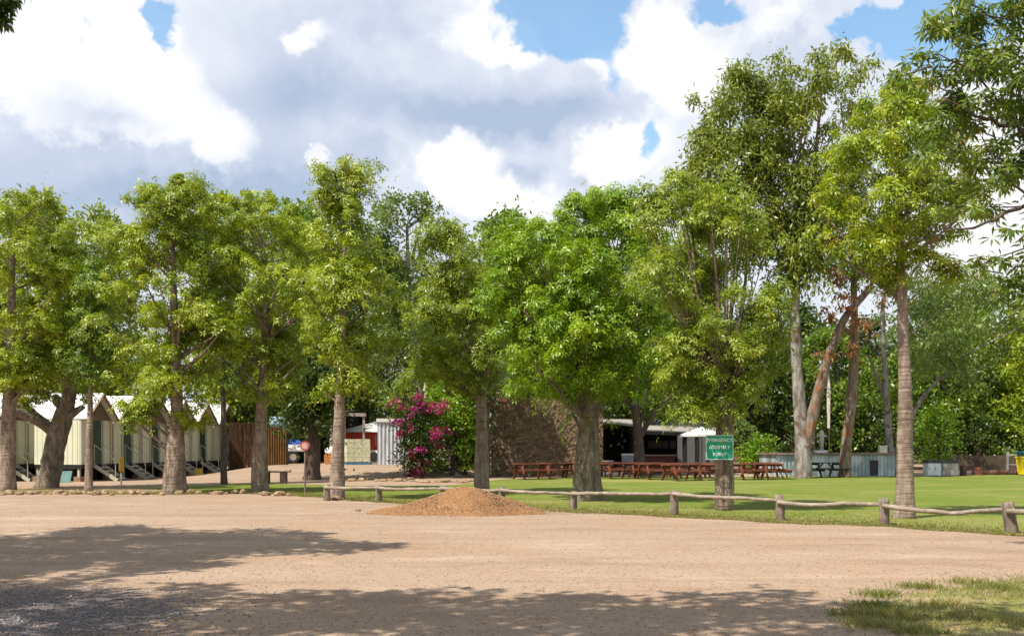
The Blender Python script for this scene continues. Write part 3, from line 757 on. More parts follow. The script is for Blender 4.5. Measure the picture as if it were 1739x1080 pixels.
def lawn_mat(name, ga, gb, dry, dryamt, patch=None, edge=False):
    m, nt, out = newmat(name)
    co = objco(nt)
    a = noise(nt, mapping(nt, co, (.5, .9, 1)), .55, 5, .6); b = noise(nt, co, 14, 4, .7); c = noise(nt, co, 3.0, 4)
    base = MIX(nt, RNG(nt, b, .35, .65), ga, gb)
    f = M(nt, 'MULTIPLY', RNG(nt, M(nt, 'ADD', M(nt, 'MULTIPLY', a, .6), M(nt, 'MULTIPLY', c, .4)), .42, .64), dryamt)
    if patch:
        s = node(nt, 'ShaderNodeSeparateXYZ', {0: co})
        for (x, y, rx, ry, wt) in patch:
            u = M(nt, 'MULTIPLY', M(nt, 'SUBTRACT', s.outputs[0], x), 1 / rx); v = M(nt, 'MULTIPLY', M(nt, 'SUBTRACT', s.outputs[1], y), 1 / ry)
            r = M(nt, 'ADD', M(nt, 'MULTIPLY', u, u), M(nt, 'MULTIPLY', v, v))
            r = M(nt, 'ADD', r, M(nt, 'MULTIPLY', M(nt, 'SUBTRACT', c, .5), 1.4))
            f = M(nt, 'MAXIMUM', f, RNG(nt, r, .4, 1.3, wt, 0))
    base = MIX(nt, f, base, dry)
    if edge:
        s2 = node(nt, 'ShaderNodeSeparateXYZ', {0: co})
        dd = M(nt, 'ADD', M(nt, 'MULTIPLY', M(nt, 'ADD', s2.outputs[0], 3.66), .64), M(nt, 'MULTIPLY', M(nt, 'SUBTRACT', s2.outputs[1], 28.4), .77))
        dd = M(nt, 'ADD', dd, M(nt, 'MULTIPLY', M(nt, 'SUBTRACT', M(nt, 'ADD', M(nt, 'MULTIPLY', c, .7), M(nt, 'MULTIPLY', b, .5)), .6), 4.0))
        base = MIX(nt, RNG(nt, dd, .6, 2.2, .65, 0), base, dry)
        base = MIX(nt, RNG(nt, dd, .0, 1.1, .9, 0), base, (0.315, 0.21, 0.135))
    bm = node(nt, 'ShaderNodeBump', {'Strength': .5, 'Distance': .03, 'Height': b})
    p = node(nt, 'ShaderNodeBsdfPrincipled', {'Base Color': base, 'Roughness': .9, 'Specular IOR Level': .1, 'Normal': bm.outputs[0]})
    nt.links.new(p.outputs[0], out.inputs[0])
    return m

def ragged(poly, step, amp):
    out = []
    n = len(poly)
    for i in range(n):
        a = np.array(poly[i]); b = np.array(poly[(i + 1) % n]); l = np.linalg.norm(b - a); kk = max(1, int(l / step))
        nn = np.array([-(b - a)[1], (b - a)[0]]) / max(l, 1e-6)
        for j in range(kk):
            out.append(a + (b - a) * j / kk + nn * rng.normal() * amp)
    o = np.array(out); s = o.copy()
    ph = rng.random(6) * 6
    t = np.arange(len(o)) * step
    sm = sum(np.sin(t * f_ + ph[i]) * a_ for i, (f_, a_) in enumerate([(.7, .12), (1.9, .09), (4.3, .06), (9., .04)]))
    s[:, 1] += sm * amp * 14
    return s

def fill(name, pts, z, mat):
    import bmesh
    bm = bmesh.new()
    vs = [bm.verts.new((float(p[0]), float(p[1]), z)) for p in pts]
    es = [bm.edges.new((vs[i], vs[(i + 1) % len(vs)])) for i in range(len(vs))]
    bmesh.ops.triangle_fill(bm, use_beauty=True, use_dissolve=False, edges=es, normal=(0, 0, 1))
    for f in bm.faces:
        if f.normal.z < 0: f.normal_flip()
    me = bpy.data.meshes.new(name); bm.to_mesh(me); bm.free(); me.materials.append(mat)
    o = bpy.data.objects.new(name, me); COL.objects.link(o)
    return o

gp = lambda x, y: (PX(x, GY(y)), GY(y))
front = [gp(*p) for p in [(-120, 837), (100, 838), (300, 839), (440, 837), (530, 843), (650, 853), (760, 858), (930, 867), (1145, 877), (1326, 887), (1502, 893), (1640, 903), (1739, 910), (1900, 915)]]
back = [gp(*p) for p in [(2100, 807), (1700, 806), (1290, 809), (1000, 809), (850, 814), (770, 824), (620, 825), (500, 822), (430, 821), (250, 827), (60, 825), (-120, 824)]]
lawn_poly = ragged(front + back, .11, .05)
LAWN = lawn_mat('lawn_grass', (0.078, 0.118, 0.013), (0.142, 0.182, 0.026), (0.235, 0.21, 0.075), .6,
                [(6.5, 46, 5, 1.6, .8), (9, 21, 6, 1.7, .5), (-3, 28.6, 6, 1.4, .75), (2, 25.0, 4, 1.0, .6)], True)
tag(fill('lawn', lawn_poly, .006, LAWN), kind='structure')
near_poly0 = [gp(*p) for p in [(1478, 1052), (1492, 1030), (1545, 1011), (1620, 997), (1700, 987), (1770, 979), (1950, 968)]] + [(9.5, 7.0), (3.5, 6.2), (3.25, 7.6)]
near_poly = ragged(near_poly0, .05, .035)
NEAR = lawn_mat('verge_grass', (0.11, 0.13, 0.025), (0.19, 0.19, 0.05), (0.33, 0.235, 0.145), 1.0)
tag(fill('verge', near_poly, .008, NEAR), kind='structure')

def inside(poly, P):
    x, y = P[:, 0], P[:, 1]; c = np.zeros(len(P), bool); n = len(poly)
    for i in range(n):
        x1, y1 = poly[i]; x2, y2 = poly[(i + 1) % n]
        if y1 == y2: continue
        c ^= ((y1 > y) != (y2 > y)) & (x < (x2 - x1) * (y - y1) / (y2 - y1) + x1)
    return c

def blades(name, P, h, wd, mat, label, lean=.5):
    N = len(P)
    a = rng.random(N) * 6.283; hh = h * rng.uniform(.4, 1.2, N)
    u = np.stack([np.cos(a), np.sin(a), np.zeros(N)], 1) * (wd * rng.uniform(.6, 1.3, N))[:, None]
    t = np.stack([rng.normal(size=N) * lean * hh, rng.normal(size=N) * lean * hh, hh], 1)
    B = np.concatenate([P, np.full((N, 1), .004)], 1)
    o = polymesh(name, np.stack([B - u, B + u, B + t], 1), 3, mat)
    return tag(o, label, 'grass', kind='stuff')
GRASS = leafmat('blade_green', (0.10, 0.13, 0.016), (0.18, 0.20, 0.03), (0.27, 0.23, 0.08), .3, csc=.8)
GRASSD = leafmat('blade_dry', (0.16, 0.16, 0.035), (0.30, 0.25, 0.11), (0.14, 0.18, 0.028), .3, csc=1.6)
GRASSL = leafmat('blade_lawn', (0.13, 0.145, 0.022), (0.25, 0.22, 0.07), (0.16, 0.175, 0.03), .3, csc=1.2)
c = rng.random((60000, 2)) * [6.2, 6.6] + [2.9, 6.0]
dn = np.sin(c[:, 0] * 2.1 + 1) + np.sin(c[:, 1] * 3.1 + c[:, 0]) + rng.normal(size=len(c)) * .7
c = c[inside(np.array(near_poly0), c + rng.normal(size=c.shape) * np.where(rng.random((len(c), 1)) < .35, .34, .10)) & (dn > -.7)]
blades('grass', c, .05, .006, GRASSD, 'dry straw and green grass of the verge in the near corner', .9)
tf = np.concatenate([np.array(gp(x, y)) + rng.normal(size=(320, 2)) * [.13, .10] for x, y in [(1476, 1062), (1452, 1045), (1495, 1012), (1560, 998), (1640, 990), (1540, 1050), (1690, 1000), (1500, 1045), (1737, 1062), (1600, 1030), (1560, 1075), (1660, 1050), (1480, 1030)]])
blades('grass_tuft', tf, .085, .006, GRASS, 'taller green weedy tufts standing in the dry verge', .6)
# lawn blades thickest along the ragged road edge
fr = np.array(front)
seg = np.linalg.norm(np.diff(fr, axis=0), axis=1); cum = np.r_[0, np.cumsum(seg)]
t = rng.random(60000) * cum[-1]
bx = np.stack([np.interp(t, cum, fr[:, 0]), np.interp(t, cum, fr[:, 1])], 1)
bx[:, 1] += rng.exponential(1.1, len(bx)) - .32 + .1 * np.sin(bx[:, 0] * 3) + .08 * np.sin(bx[:, 0] * 7)
blades('grass', bx, .045, .008, GRASSL, 'short uneven lawn blades fringing the road side of the lawn', .8)

# loose stones on the road and litter
def stones(name, P, r, mat, label, z=None):
    N = len(P); base = norm(np.array([(1, 0, 0), (-1, 0, 0), (0, 1, 0), (0, -1, 0), (0, 0, 1), (0, 0, -1)], float))
    fc = [(0, 2, 4), (2, 1, 4), (1, 3, 4), (3, 0, 4), (2, 0, 5), (1, 2, 5), (3, 1, 5), (0, 3, 5)]
    R = (r * rng.uniform(.5, 1.6, N))[:, None, None]
    Vv = base[None] * rng.uniform(.6, 1.2, (N, 6, 3)) * R * np.array([1, 1, .65])
    a = rng.random(N) * 6.28; ca, sa = np.cos(a)[:, None], np.sin(a)[:, None]
    Vv = np.stack([Vv[..., 0] * ca - Vv[..., 1] * sa, Vv[..., 0] * sa + Vv[..., 1] * ca, Vv[..., 2]], -1)
    Vv[..., 0] += P[:, 0:1]; Vv[..., 1] += P[:, 1:2]; Vv[..., 2] += (z if z is not None else .004 * np.ones(N))[:, None]
    T = Vv[:, np.array(fc)]
    return polymesh(name, T.reshape(-1, 3), 3, mat)
STONE = leafmat('loose_stone', (0.20, 0.12, 0.08), (0.42, 0.31, 0.23), (0.30, 0.20, 0.14), 0.0, csc=3)
yy = 8 + rng.random(9000) ** 1.6 * 20
pp = np.stack([rng.uniform(-.56, .56, 9000) * yy, yy], 1)
pp = pp[~inside(np.array(near_poly0), pp)]
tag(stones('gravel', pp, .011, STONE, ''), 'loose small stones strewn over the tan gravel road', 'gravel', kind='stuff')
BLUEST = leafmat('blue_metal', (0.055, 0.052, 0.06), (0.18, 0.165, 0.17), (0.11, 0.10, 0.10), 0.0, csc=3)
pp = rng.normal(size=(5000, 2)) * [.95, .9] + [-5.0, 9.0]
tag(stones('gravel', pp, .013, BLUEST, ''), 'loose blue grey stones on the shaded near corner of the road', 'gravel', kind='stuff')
N = 420
yy = 8.3 + rng.random(N) ** 1.4 * 18
lp = np.stack([rng.uniform(-.55, .5, N) * yy, yy, np.full(N, .012)], 1)
LEAF['fallen'] = leafmat('fallen_leaf', (0.30, 0.20, 0.06), (0.50, 0.42, 0.16), (0.25, 0.15, 0.06), .2)
d = norm(np.stack([rng.normal(size=N), rng.normal(size=N), rng.uniform(0, .25, N)], 1)); sd = np.stack([-d[:, 1], d[:, 0], rng.uniform(-.2, .4, N)], 1) * .018
tag(polymesh('fallen_leaves', np.stack([lp, lp + d * .03 - sd * .7, lp + d * .06, lp + d * .03 + sd * .7], 1), 4, LEAF['fallen']), 'dry yellow leaves scattered over the shaded road', 'leaves', kind='stuff')

# ------------------------------------------------------------------ gravel mound
def mound():
    cx, cy = PX(797, 24.3), 24.3
    nr, na = 60, 150
    V = [(0, 0, 0)]; Fc = []
    def hgt(x, y):
        # steep heap and a long spill toward the left
        a = np.exp(-((x / 1.42) ** 2 + (y / 1.1) ** 2) ** .9) * .69
        b = np.exp(-(((x + 1.6) / 1.15) ** 2 + ((y + .35) / .75) ** 2)) * .12
        return a + b
    xs = np.linspace(-3.9, 2.6, 130); ys = np.linspace(-1.7, 1.9, 90)
    X, Y = np.meshgrid(xs, ys)
    Z = hgt(X, Y)
    lump = np.zeros_like(Z)
    for f_ in (2.3, 5.1, 9.7, 17):
        ph = rng.random(4) * 6
        lump += np.sin(X * f_ + ph[0] + np.sin(Y * f_ * .8 + ph[1])) * np.sin(Y * f_ * 1.1 + ph[2]) * .15 / f_
    edge = 1 - np.maximum(np.abs(X + .65) / 3.25, np.abs(Y - .1) / 1.8) ** 4
    Z = Z * 1.0 + lump * sstep(.02, .2, Z) + rng.normal(size=Z.shape) * .006 - .05 * (1 + .5 * np.sin(X * 3 + Y * 2)) - .08 * (1 - np.clip(edge, 0, 1))
    nx = len(xs)
    mb = MB().add(np.stack([X, Y, Z], -1).reshape(-1, 3), [(j * nx + i, j * nx + i + 1, (j + 1) * nx + i + 1, (j + 1) * nx + i) for j in range(len(ys) - 1) for i in range(nx - 1)])
    m, nt, out = newmat('mound_gravel')
    co = objco(nt); v = node(nt, 'ShaderNodeTexVoronoi', {'Vector': co, 'Scale': 26.0}); n1 = noise(nt, co, 45, 4, .7); n2 = noise(nt, co, 2, 3)
    vc = node(nt, 'ShaderNodeSeparateXYZ', {0: v.outputs['Color']}).outputs[0]
    base = MIX(nt, vc, (0.175, 0.088, 0.038), (0.33, 0.18, 0.085)); base = MIX(nt, RNG(nt, n1, .5, .7, 0, .6), base, (0.42, 0.26, 0.14)); base = MIX(nt, RNG(nt, n2, .45, .7, 0, .5), base, (0.23, 0.12, 0.055))
    b = node(nt, 'ShaderNodeBump', {'Strength': .8, 'Distance': .04, 'Height': v.outputs['Distance']})
    p = node(nt, 'ShaderNodeBsdfPrincipled', {'Base Color': base, 'Roughness': .95, 'Specular IOR Level': .15, 'Normal': b.outputs[0]})
    nt.links.new(p.outputs[0], out.inputs[0])
    root = thing('gravel_mound', 'low heap of orange brown gravel tipped on the road before the fence', 'gravel heap', (cx, cy, 0))
    root.scale = (.86, .9, .92)
    mb.build('heap', m, root, True)
    q = np.concatenate([rng.normal(size=(3500, 2)) * [1.1, .6] + [-.3, -.1], rng.normal(size=(900, 2)) * [1.9, .9] + [-.3, -.2]])
    zz = hgt(q[:, 0], q[:, 1]) - .045
    ok = (zz > -.02) | (rng.random(len(zz)) < .5)
    MST = leafmat('mound_stone', (0.19, 0.10, 0.045), (0.42, 0.25, 0.13), (0.28, 0.16, 0.08), 0.0, csc=4)
    o = stones('loose_gravel', q[ok], .017, MST, '', np.maximum(zz[ok], .004)); o.parent = root; o['kind'] = 'stuff'
mound()

# ------------------------------------------------------------------ log rail fence
def fence():
    posts = [(555, 850, 823, 12, 0), (643, 852, 824, 12, 0), (752, 857, 825, 12, 0), (852, 860, 827, 12, .02), (974, 865, 834, 13, .02), (1145, 875, 832, 15, 0), (1326, 884, 840, 15, -.06), (1502, 892, 846, 17, -.03), (1718, 905, 852, 22, -.12), (1960, 925, 865, 24, 0)]
    X0, Y0 = gp(555, 850)
    root = thing('log_rail_fence', 'low weathered log fence with sagging single rail along the lawn', 'fence', (X0, Y0, 0))
    tops = []
    for px, by, ty, wd, lean in posts:
        Y = GY(by); x = PX(px, Y) - X0; h = (by - ty) / FP * Y; r = wd * Y / FP / 2
        mb = MB()
        zs = np.linspace(-.1, h, 7)
        mb.tube([(x + lean * z + rng.normal() * .006, Y - Y0 + rng.normal() * .006, z) for z in zs], [r * random.uniform(.92, 1.1) for z in zs], 10, .07)
        mb.build('post', WOOD_GREY, root, True)
        tops.append((x + lean * h, Y - Y0, h, r))
    sags = {6: (-.0, .02), 7: (-.13, .05)}
    for i in range(len(tops) - 1):
        a, b = tops[i], tops[i + 1]
        ha = a[2] * (.86 if i < 6 else .72); hb = b[2] * (.86 if i < 5 else .78)
        n = 14; pts = []; rr = []
        s1, s2 = random.uniform(-.02, .02), random.uniform(-.015, .015)
        for k in range(n):
            t = k / (n - 1)
            z = ha + (hb - ha) * t + s1 * math.sin(math.pi * t) + s2 * math.sin(2 * math.pi * t) + random.uniform(-.006, .006)
            if i == 6: z -= .07 * math.sin(math.pi * min(t * 1.6, 1)) * (1 - t * .3)
            if i == 7: z -= .13 * (1 - abs(t - .56) / .56 if t < .56 else 1 - (t - .56) / .44)
            off = -(a[3] + .012) if i % 2 else -(a[3] * .6 + .02)
            pts.append((a[0] - .06 + (b[0] + .06 - a[0] + .06) * t, a[1] + (b[1] - a[1]) * t + off * (1 if i > 4 else 1.0), z)); rr.append(.043 * (1.12 - .25 * t) * random.uniform(.93, 1.07))
        MB().tube(pts, rr, 9, .05).build('rail', barkrail, root, True)
barkrail = barkmat('weathered_rail', (0.19, 0.15, 0.115), (0.33, 0.275, 0.215), (0.25, 0.20, 0.15), vscale=(.15, 1, 1), bump=.6)
fence()

# ------------------------------------------------------------------ edging rocks
ROCK = surf('edging_rock', (0.38, 0.26, 0.15), .9, var=.45, scale=3, bump=.6)
def rock_mesh(seed):
    r = np.random.default_rng(seed); V = []; Fc = []; n, m_ = 9, 6
    for j in range(m_ + 1):
        th = math.pi * j / m_
        for i in range(n):
            a = 2 * math.pi * i / n
            s = 1 + r.uniform(-.22, .22)
            V.append((math.sin(th) * math.cos(a) * s, math.sin(th) * math.sin(a) * s * .75, math.cos(th) * s * .6))
    for j in range(m_):
        for i in range(n):
            Fc.append((j * n + i, (j + 1) * n + i, (j + 1) * n + (i + 1) % n, j * n + (i + 1) % n))
    b = MB().add(V, Fc); me = b.build('edging_rock', ROCK, None, False)
    return me
protos = [rock_mesh(i) for i in range(5)]
used = set(); xcur = -15.0
pxs = []
x = 4.0
while x < 505:
    pxs.append(x); x += random.uniform(9, 17) if random.random() < .9 else random.uniform(18, 30)
for i, px in enumerate(pxs):
    py = 838.5 + (1.0 if px < 300 else 0) + max(0, px - 420) * .06 + random.uniform(-1, 1.2); Y = GY(py)
    p = protos[i % 5]
    o = p if i % 5 not in used else p.copy()
    if i % 5 in used: COL.objects.link(o)
    used.add(i % 5)
    s = random.uniform(.09, .19)
    o.location = (PX(px, Y), Y, s * .3); o.scale = (s * random.uniform(.9, 1.3), s, s * random.uniform(.7, 1.1)); o.rotation_euler = (0, random.uniform(-.2, .2), random.uniform(0, 6))
    tag(o, 'rough tan rock in the row edging the grass strip before the cabins', 'rock', 'rocks edging the grass strip')
for px, py, s, lab in [(572, 848.5, .14, 'flat brown rock lying by the ringed trunk behind the first fence post'), (609, 867, .06, 'small pale stone lying alone on the road left of the gravel mound')]:
    o = protos[0].copy(); COL.objects.link(o); Y = GY(py); o.location = (PX(px, Y), Y - .15, s * .3); o.scale = (s * 1.5, s, s); o.rotation_euler = (0, 0, .4); tag(o, lab, 'rock'); del o['group']
bank = []
for i in range(26):
    px = 600 + i * 8 + random.uniform(-3, 3); py = 815.5 + random.uniform(-1.5, 1.5) + (3 if px > 700 else 0); Y = GY(py)
    o = protos[i % 5].copy(); COL.objects.link(o); s = random.uniform(.1, .22); xx = PX(px, Y)
    o.location = (xx, Y, float(terrain(xx, Y)) + s * .2); o.scale = (s * 1.4, s, s * .8); o.rotation_euler = (0, 0, random.uniform(0, 6))
    tag(o, 'rough brown rock in the garden edge between the lawn and the dirt yard', 'rock', 'rocks of the garden edge')

# ------------------------------------------------------------------ cabins
CREAM = surf('cream_cladding', (0.62, 0.62, 0.45), .55, var=.1, scale=1.2, bump=.03)
WHITE = surf('white_paint', (0.80, 0.78, 0.72), .5, var=.1, scale=2, bump=.02)
TRIMC = surf('pale_trim', (0.52, 0.49, 0.38), .6, var=.12, scale=3, bump=.03)
ROOFW = surf('white_roof_iron', (0.66, 0.655, 0.62), .4, var=.06, scale=1.5, bump=.03)
DGREEN = surf('dark_green_paint', (0.022, 0.055, 0.035), .45, var=.2, scale=4, bump=.03)
GABLE = surf('gable_board', (0.16, 0.12, 0.07), .8, var=.3, scale=5, bump=.2)
BARGE = surf('barge_board', (0.33, 0.25, 0.18), .75, var=.25, scale=5, bump=.1)
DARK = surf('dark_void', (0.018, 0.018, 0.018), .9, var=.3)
STUMP = surf('brick_stump', (0.30, 0.19, 0.13), .9, var=.3, scale=9, bump=.3)
RAILM = surf('rail_paint', (0.46, 0.43, 0.34), .5, var=.1)
STEEL = surf('galv_steel', (0.50, 0.51, 0.52), .4, .6, var=.15, scale=5)

def cabin(label, group, loc, rz):
    root = thing('gabled_cabin', label, 'cabin', loc, rz, group)
    W_, D_, F0, E0, A0 = 2.5, 2.25, .76, 2.78, 3.92
    b = MB()
    # shell with vertical cladding ribs
    b.box(-D_, 0, .02, W_ - .02, F0, E0)
    n = 9
    for i in range(n):
        xx = -D_ + D_ * (i + .5) / n
        b.box(xx - .012, xx + .012, .006, .019, F0 + .02, E0 - .01)
    for i in (0.55, .8, 1.7, 1.95, 2.2):
        b.box(.001, .012, i - .01, i + .01, F0 + .03, E0 - .02)
    b.build('wall', CREAM, root)
    g = MB()
    for xa, xb in ((-.02, .03), (-D_ - .03, -D_ + .02)):
        V = [(xa, 0, E0), (xa, W_, E0), (xa, W_ / 2, A0), (xb, 0, E0), (xb, W_, E0), (xb, W_ / 2, A0)]
        g = MB().add(V, [(0, 1, 2), (5, 4, 3), (0, 3, 4, 1), (1, 4, 5, 2), (2, 5, 3, 0)]); g.build('gable_panel', GABLE, root)

    r = MB()
    for s in (0, 1):
        y0, y1 = (0, W_ / 2) if s == 0 else (W_, W_ / 2)
        ye = y0 - .0 if s == 0 else y0
        x0, x1 = -D_ - .2, .38
        t = .05
        V = [(x0, ye, E0 + .02), (x1, ye, E0 + .02), (x1, y1, A0 + .06), (x0, y1, A0 + .06), (x0, ye, E0 + .02 + t), (x1, ye, E0 + .02 + t), (x1, y1, A0 + .06 + t), (x0, y1, A0 + .06 + t)]
        r.add(V, [(0, 3, 2, 1), (4, 5, 6, 7), (0, 1, 5, 4), (1, 2, 6, 5), (2, 3, 7, 6), (3, 0, 4, 7)])
        for kx in range(9):
            xa = x0 + .15 + kx * (x1 - x0 - .3) / 8
            a = np.array([xa, ye, E0 + .02 + t]); c_ = np.array([xa, y1, A0 + .06 + t])
            r.beam(a, c_, .025, .03)
    rf = r.build('roof', ROOFW, root)
    g = MB()
    g.beam((.385, -.02, E0), (.385, W_ / 2, A0 + .05), .03, .13, (1, 0, 0)); g.beam((.387, W_ + .02, E0), (.387, W_ / 2, A0 + .05), .03, .13, (1, 0, 0))
    g.build('barge_board', BARGE, root)
    d = MB().box(.0, .045, 1.02, 1.62, F0 + .0, E0 - .02).build('door', DGREEN, root)
    MB().box(.046, .10, 1.54, 1.58, 1.72, 1.80).build('handle', STEEL, d)
    p = MB()
    for y in (.06, .86, 1.78, W_ - .06):
        MB().box(.014, .075, y - .035, y + .035, F0, E0).build('post', TRIMC, root)
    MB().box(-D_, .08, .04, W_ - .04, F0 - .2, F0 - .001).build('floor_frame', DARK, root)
    MB().box(-D_ + .3, -.5, .35, W_ - .35, .0, F0 - .2).build('underfloor_shade', DARK, root)  # near-black block standing in for the shade in the open space below
    for x in (-D_ + .1, -.1):
        for y in (.12, W_ - .12):
            s = MB().box(x - .05, x + .05, y - .05, y + .05, .22, F0 - .2)
            so = s.build('stump', TRIMC, root)
            MB().box(x - .16, x + .16, y - .16, y + .16, -.02, .22).build('footing', STUMP, so)
    # stair going out from the door
    for y in (.98, 1.66):
        MB().beam((.08, y, F0 - .05), (1.25, y, .02), .04, .16).build('stringer', RAILM, root)
        h = MB()
        h.tube([(.1, y, F0 + .9), (1.15, y, .92), (1.18, y, 0)], [.02, .02, .02], 6); h.tube([(.1, y, F0), (.1, y, F0 + .9)], [.02, .02], 6)
        h.build('handrail', RAILM, root)
    for i in range(4):
        z = F0 - .16 - i * .17; x = .2 + i * .27
        MB().box(x, x + .25, 1.0, 1.64, z, z + .035).build('tread', STEEL, root)
    return root
rz = -math.atan2(2.6, 15.0); u = np.array([2.6, 15.0]); u /= np.linalg.norm(u)
o0 = np.array([PX(135, 45.0), 45.0])
labs = ['nearest cabin of the row, with its whole pale side wall showing', 'second gabled cabin of the row, with the yellow topped marker before its steps', 'third gabled cabin of the row, partly behind hanging lime leaves',
        'fourth gabled cabin of the row, mostly behind the thick trunk', 'fifth gabled cabin of the row, with yellow block by its steps', 'last and farthest cabin of the row, beside the brushwood screen']
cab = None
for i in range(6):
    p = o0 + u * 2.56 * i
    if cab is None:
        cab = cabin(labs[0], 'gabled cabins in a row', (p[0], p[1], 0), rz)
    else:
        c_ = copy_tree(cab); c_.location = (p[0], p[1], float(terrain(p[0], p[1])) * .5); c_['label'] = labs[i]
c_ = copy_tree(cab); c_.location = (PX(46, 47.0), 47.0, 0); c_['label'] = 'separate cabin behind the straight trunk at the picture edge, left of the row'
c_ = copy_tree(cab); c_.location = (PX(46, 47.0) - u[0] * 2.56, 47.0 - u[1] * 2.56, 0); c_['label'] = 'pale cabin almost out of the picture beyond the edge trunk'

TEAL = surf('teal_sheet', (0.10, 0.22, 0.19), .5, var=.3, scale=3)
r_ = thing('teal_board', 'dull teal board leaning under the nearest cabin', 'board', (PX(108, 43.6), 43.6, 0))
b = MB(); b.beam((-.55, 0, .02), (-.55, .1, .5), .02, .02); b.add([(-.7, 0, .02), (.3, -.05, .02), (.32, .12, .52), (-.66, .15, .5), (-.7, .04, .02), (.3, -.01, .02), (.32, .16, .52), (-.66, .19, .5)], [(0, 1, 2, 3), (7, 6, 5, 4), (0, 4, 5, 1), (1, 5, 6, 2), (2, 6, 7, 3), (3, 7, 4, 0)])
b.build('board', TEAL, r_)
YEL = surf('yellow_paint', (0.70, 0.45, 0.03), .5, var=.15)
r_ = thing('marker_post', 'white post with a yellow cap standing before the second cabin steps', 'post', (PX(206, 40.5), 40.5, 0))
MB().tube([(0, 0, -.05), (0, 0, .7)], [.035, .035], 8).build('post', WHITE, r_)
MB().tube([(0, 0, .5), (0, 0, .6), (0, 0, 1.1), (0, 0, 1.13)], [.02, .10, .10, .05], 10).build('cap', YEL, r_)
r_ = thing('yellow_block', 'small yellow ochre block standing by the fifth cabin steps', 'block', (PX(337, 53.0), 53.0, float(terrain(PX(337, 53), 53))))
MB().box(-.14, .14, -.12, .12, 0, .3).build('body', YEL, r_); MB().box(-.15, .15, -.13, .13, .301, .36).build('lid', YEL, r_)

# ------------------------------------------------------------------ yard behind: screens, carport, pickup, shed
BRUSH = barkmat('brushwood', (0.035, 0.016, 0.008), (0.12, 0.055, 0.024), (0.07, 0.038, 0.018), vscale=(6, 1, .5), bump=1.0, scale=6)
RUST = barkmat('rusty_iron', (0.09, 0.045, 0.015), (0.18, 0.09, 0.028), (0.06, 0.04, 0.022), vscale=(3, 1, .25), bump=.3, scale=3)
def screen(name, label, x0, x1, y, zt, mat, cat, stick=.035):
    cx = (x0 + x1) / 2; z0 = float(terrain(cx, y))
    r = thing(name, label, cat, (cx, y, z0))
    b = MB(); n = max(4, int((x1 - x0) / stick))
    for i in range(n):
        xx = x0 - cx + (x1 - x0) * (i + .5) / n
        t = random.uniform(.02, .035)
        b.tube([(xx + random.uniform(-.02, .02), random.uniform(-.03, .03), -.05), (xx + random.uniform(-.04, .04), random.uniform(-.03, .03), zt - z0 + random.uniform(-.08, .06))], [t, t * .8], 5)
    b.build('sticks', mat, r)
    f = MB()
    for z in (.3, zt - z0 - .25): f.box(x0 - cx, x1 - cx, .04, .09, z, z + .06)
    f.build('frame', B_DARK, r)
    for xx in (x0 - cx, x1 - cx): MB().tube([(xx, .1, -.1), (xx, .1, zt - z0 + .03)], [.05, .05], 8).build('post', B_DARK, r)
    return r
screen('brushwood_screen', 'reddish brushwood screen at the end of the cabin row', PX(390, 57.5), PX(440, 57.5), 57.5, 2.95, BRUSH, 'screen')
r_ = thing('rusty_fence', 'rusty brown upright sheet fence behind the log bench', 'fence', (PX(470, 56), 56, .5))
b = MB(); x0, x1 = PX(450, 56) - PX(470, 56), PX(487, 56) - PX(470, 56)
n = 36
V = []
for i in range(n + 1):
    xx = x0 + (x1 - x0) * i / n
    for z in (-.1, 2.15): V.append((xx, .035 * math.sin(i * 1.57), z))
b.add(V, [(2 * i, 2 * i + 2, 2 * i + 3, 2 * i + 1) for i in range(n)])
b.build('sheet', RUST, r_); MB().box(x0, x1, .04, .10, 1.9, 1.98).build('rail', B_DARK, r_)
for xx in (x0, x1): MB().box(xx - .05, xx + .05, .04, .14, -.1, 2.2).build('post', B_DARK, r_)

r_ = thing('water_tank', 'pale blue tank showing above the rusty fence', 'tank', (PX(472, 60), 60, .55))
BLUEP = surf('pale_blue_paint', (0.42, 0.58, 0.72), .4, var=.15)
b = MB(); b.tube([(-.45, 0, 2.45), (-.42, 0, 2.45), (.42, 0, 2.45), (.45, 0, 2.45)], [.3, .36, .36, .3], 16); b.build('drum', BLUEP, r_, True)
for x in (-.35, .35):
    for y in (-.25, .25): MB().box(x - .04, x + .04, y - .04, y + .04, -.05, 2.12).build('leg', B_DARK, r_)

ZT = .55
TIMB = surf('grey_timber', (0.30, 0.26, 0.22), .85, var=.3, scale=4, bump=.3, stretch=(1, 1, .3))
r_ = thing('carport', 'open dark carport with timber beam and white posts', 'carport', (PX(560, 62), 62, ZT))
cx = PX(560, 62); X = lambda px: PX(px, 62) - cx
b = MB(); b.add([(X(485), -.3, 3.22), (X(592), -.3, 3.14), (X(592), 8, 3.54), (X(485), 8, 3.6), (X(485), -.3, 3.27), (X(592), -.3, 3.19), (X(592), 8, 3.59), (X(485), 8, 3.65)], [(0, 3, 2, 1), (4, 5, 6, 7), (0, 1, 5, 4), (1, 2, 6, 5), (2, 3, 7, 6), (3, 0, 4, 7)])
b.build('roof', surf('old_roof_iron', (0.20, 0.19, 0.18), .6, .3, var=.3, scale=2), r_)
b = MB(); b.beam((X(485), -.1, 3.08), (X(622), -.1, 2.96), .1, .2); b.build('beam', TIMB, r_)
for px in (492, 562, 585, 618): MB().box(X(px) - .07, X(px) + .07, -.07, .07, -.1, 2.92).build('post', {562: surf('pale_post', (.5, .49, .46), .6)}.get(px, TIMB if px > 500 else B_DARK), r_)
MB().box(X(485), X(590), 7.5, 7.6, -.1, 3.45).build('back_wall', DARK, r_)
MB().box(X(581) - .1, X(581), 2.5, 7.4, -.1, 3.0).build('side_wall', DARK, r_)
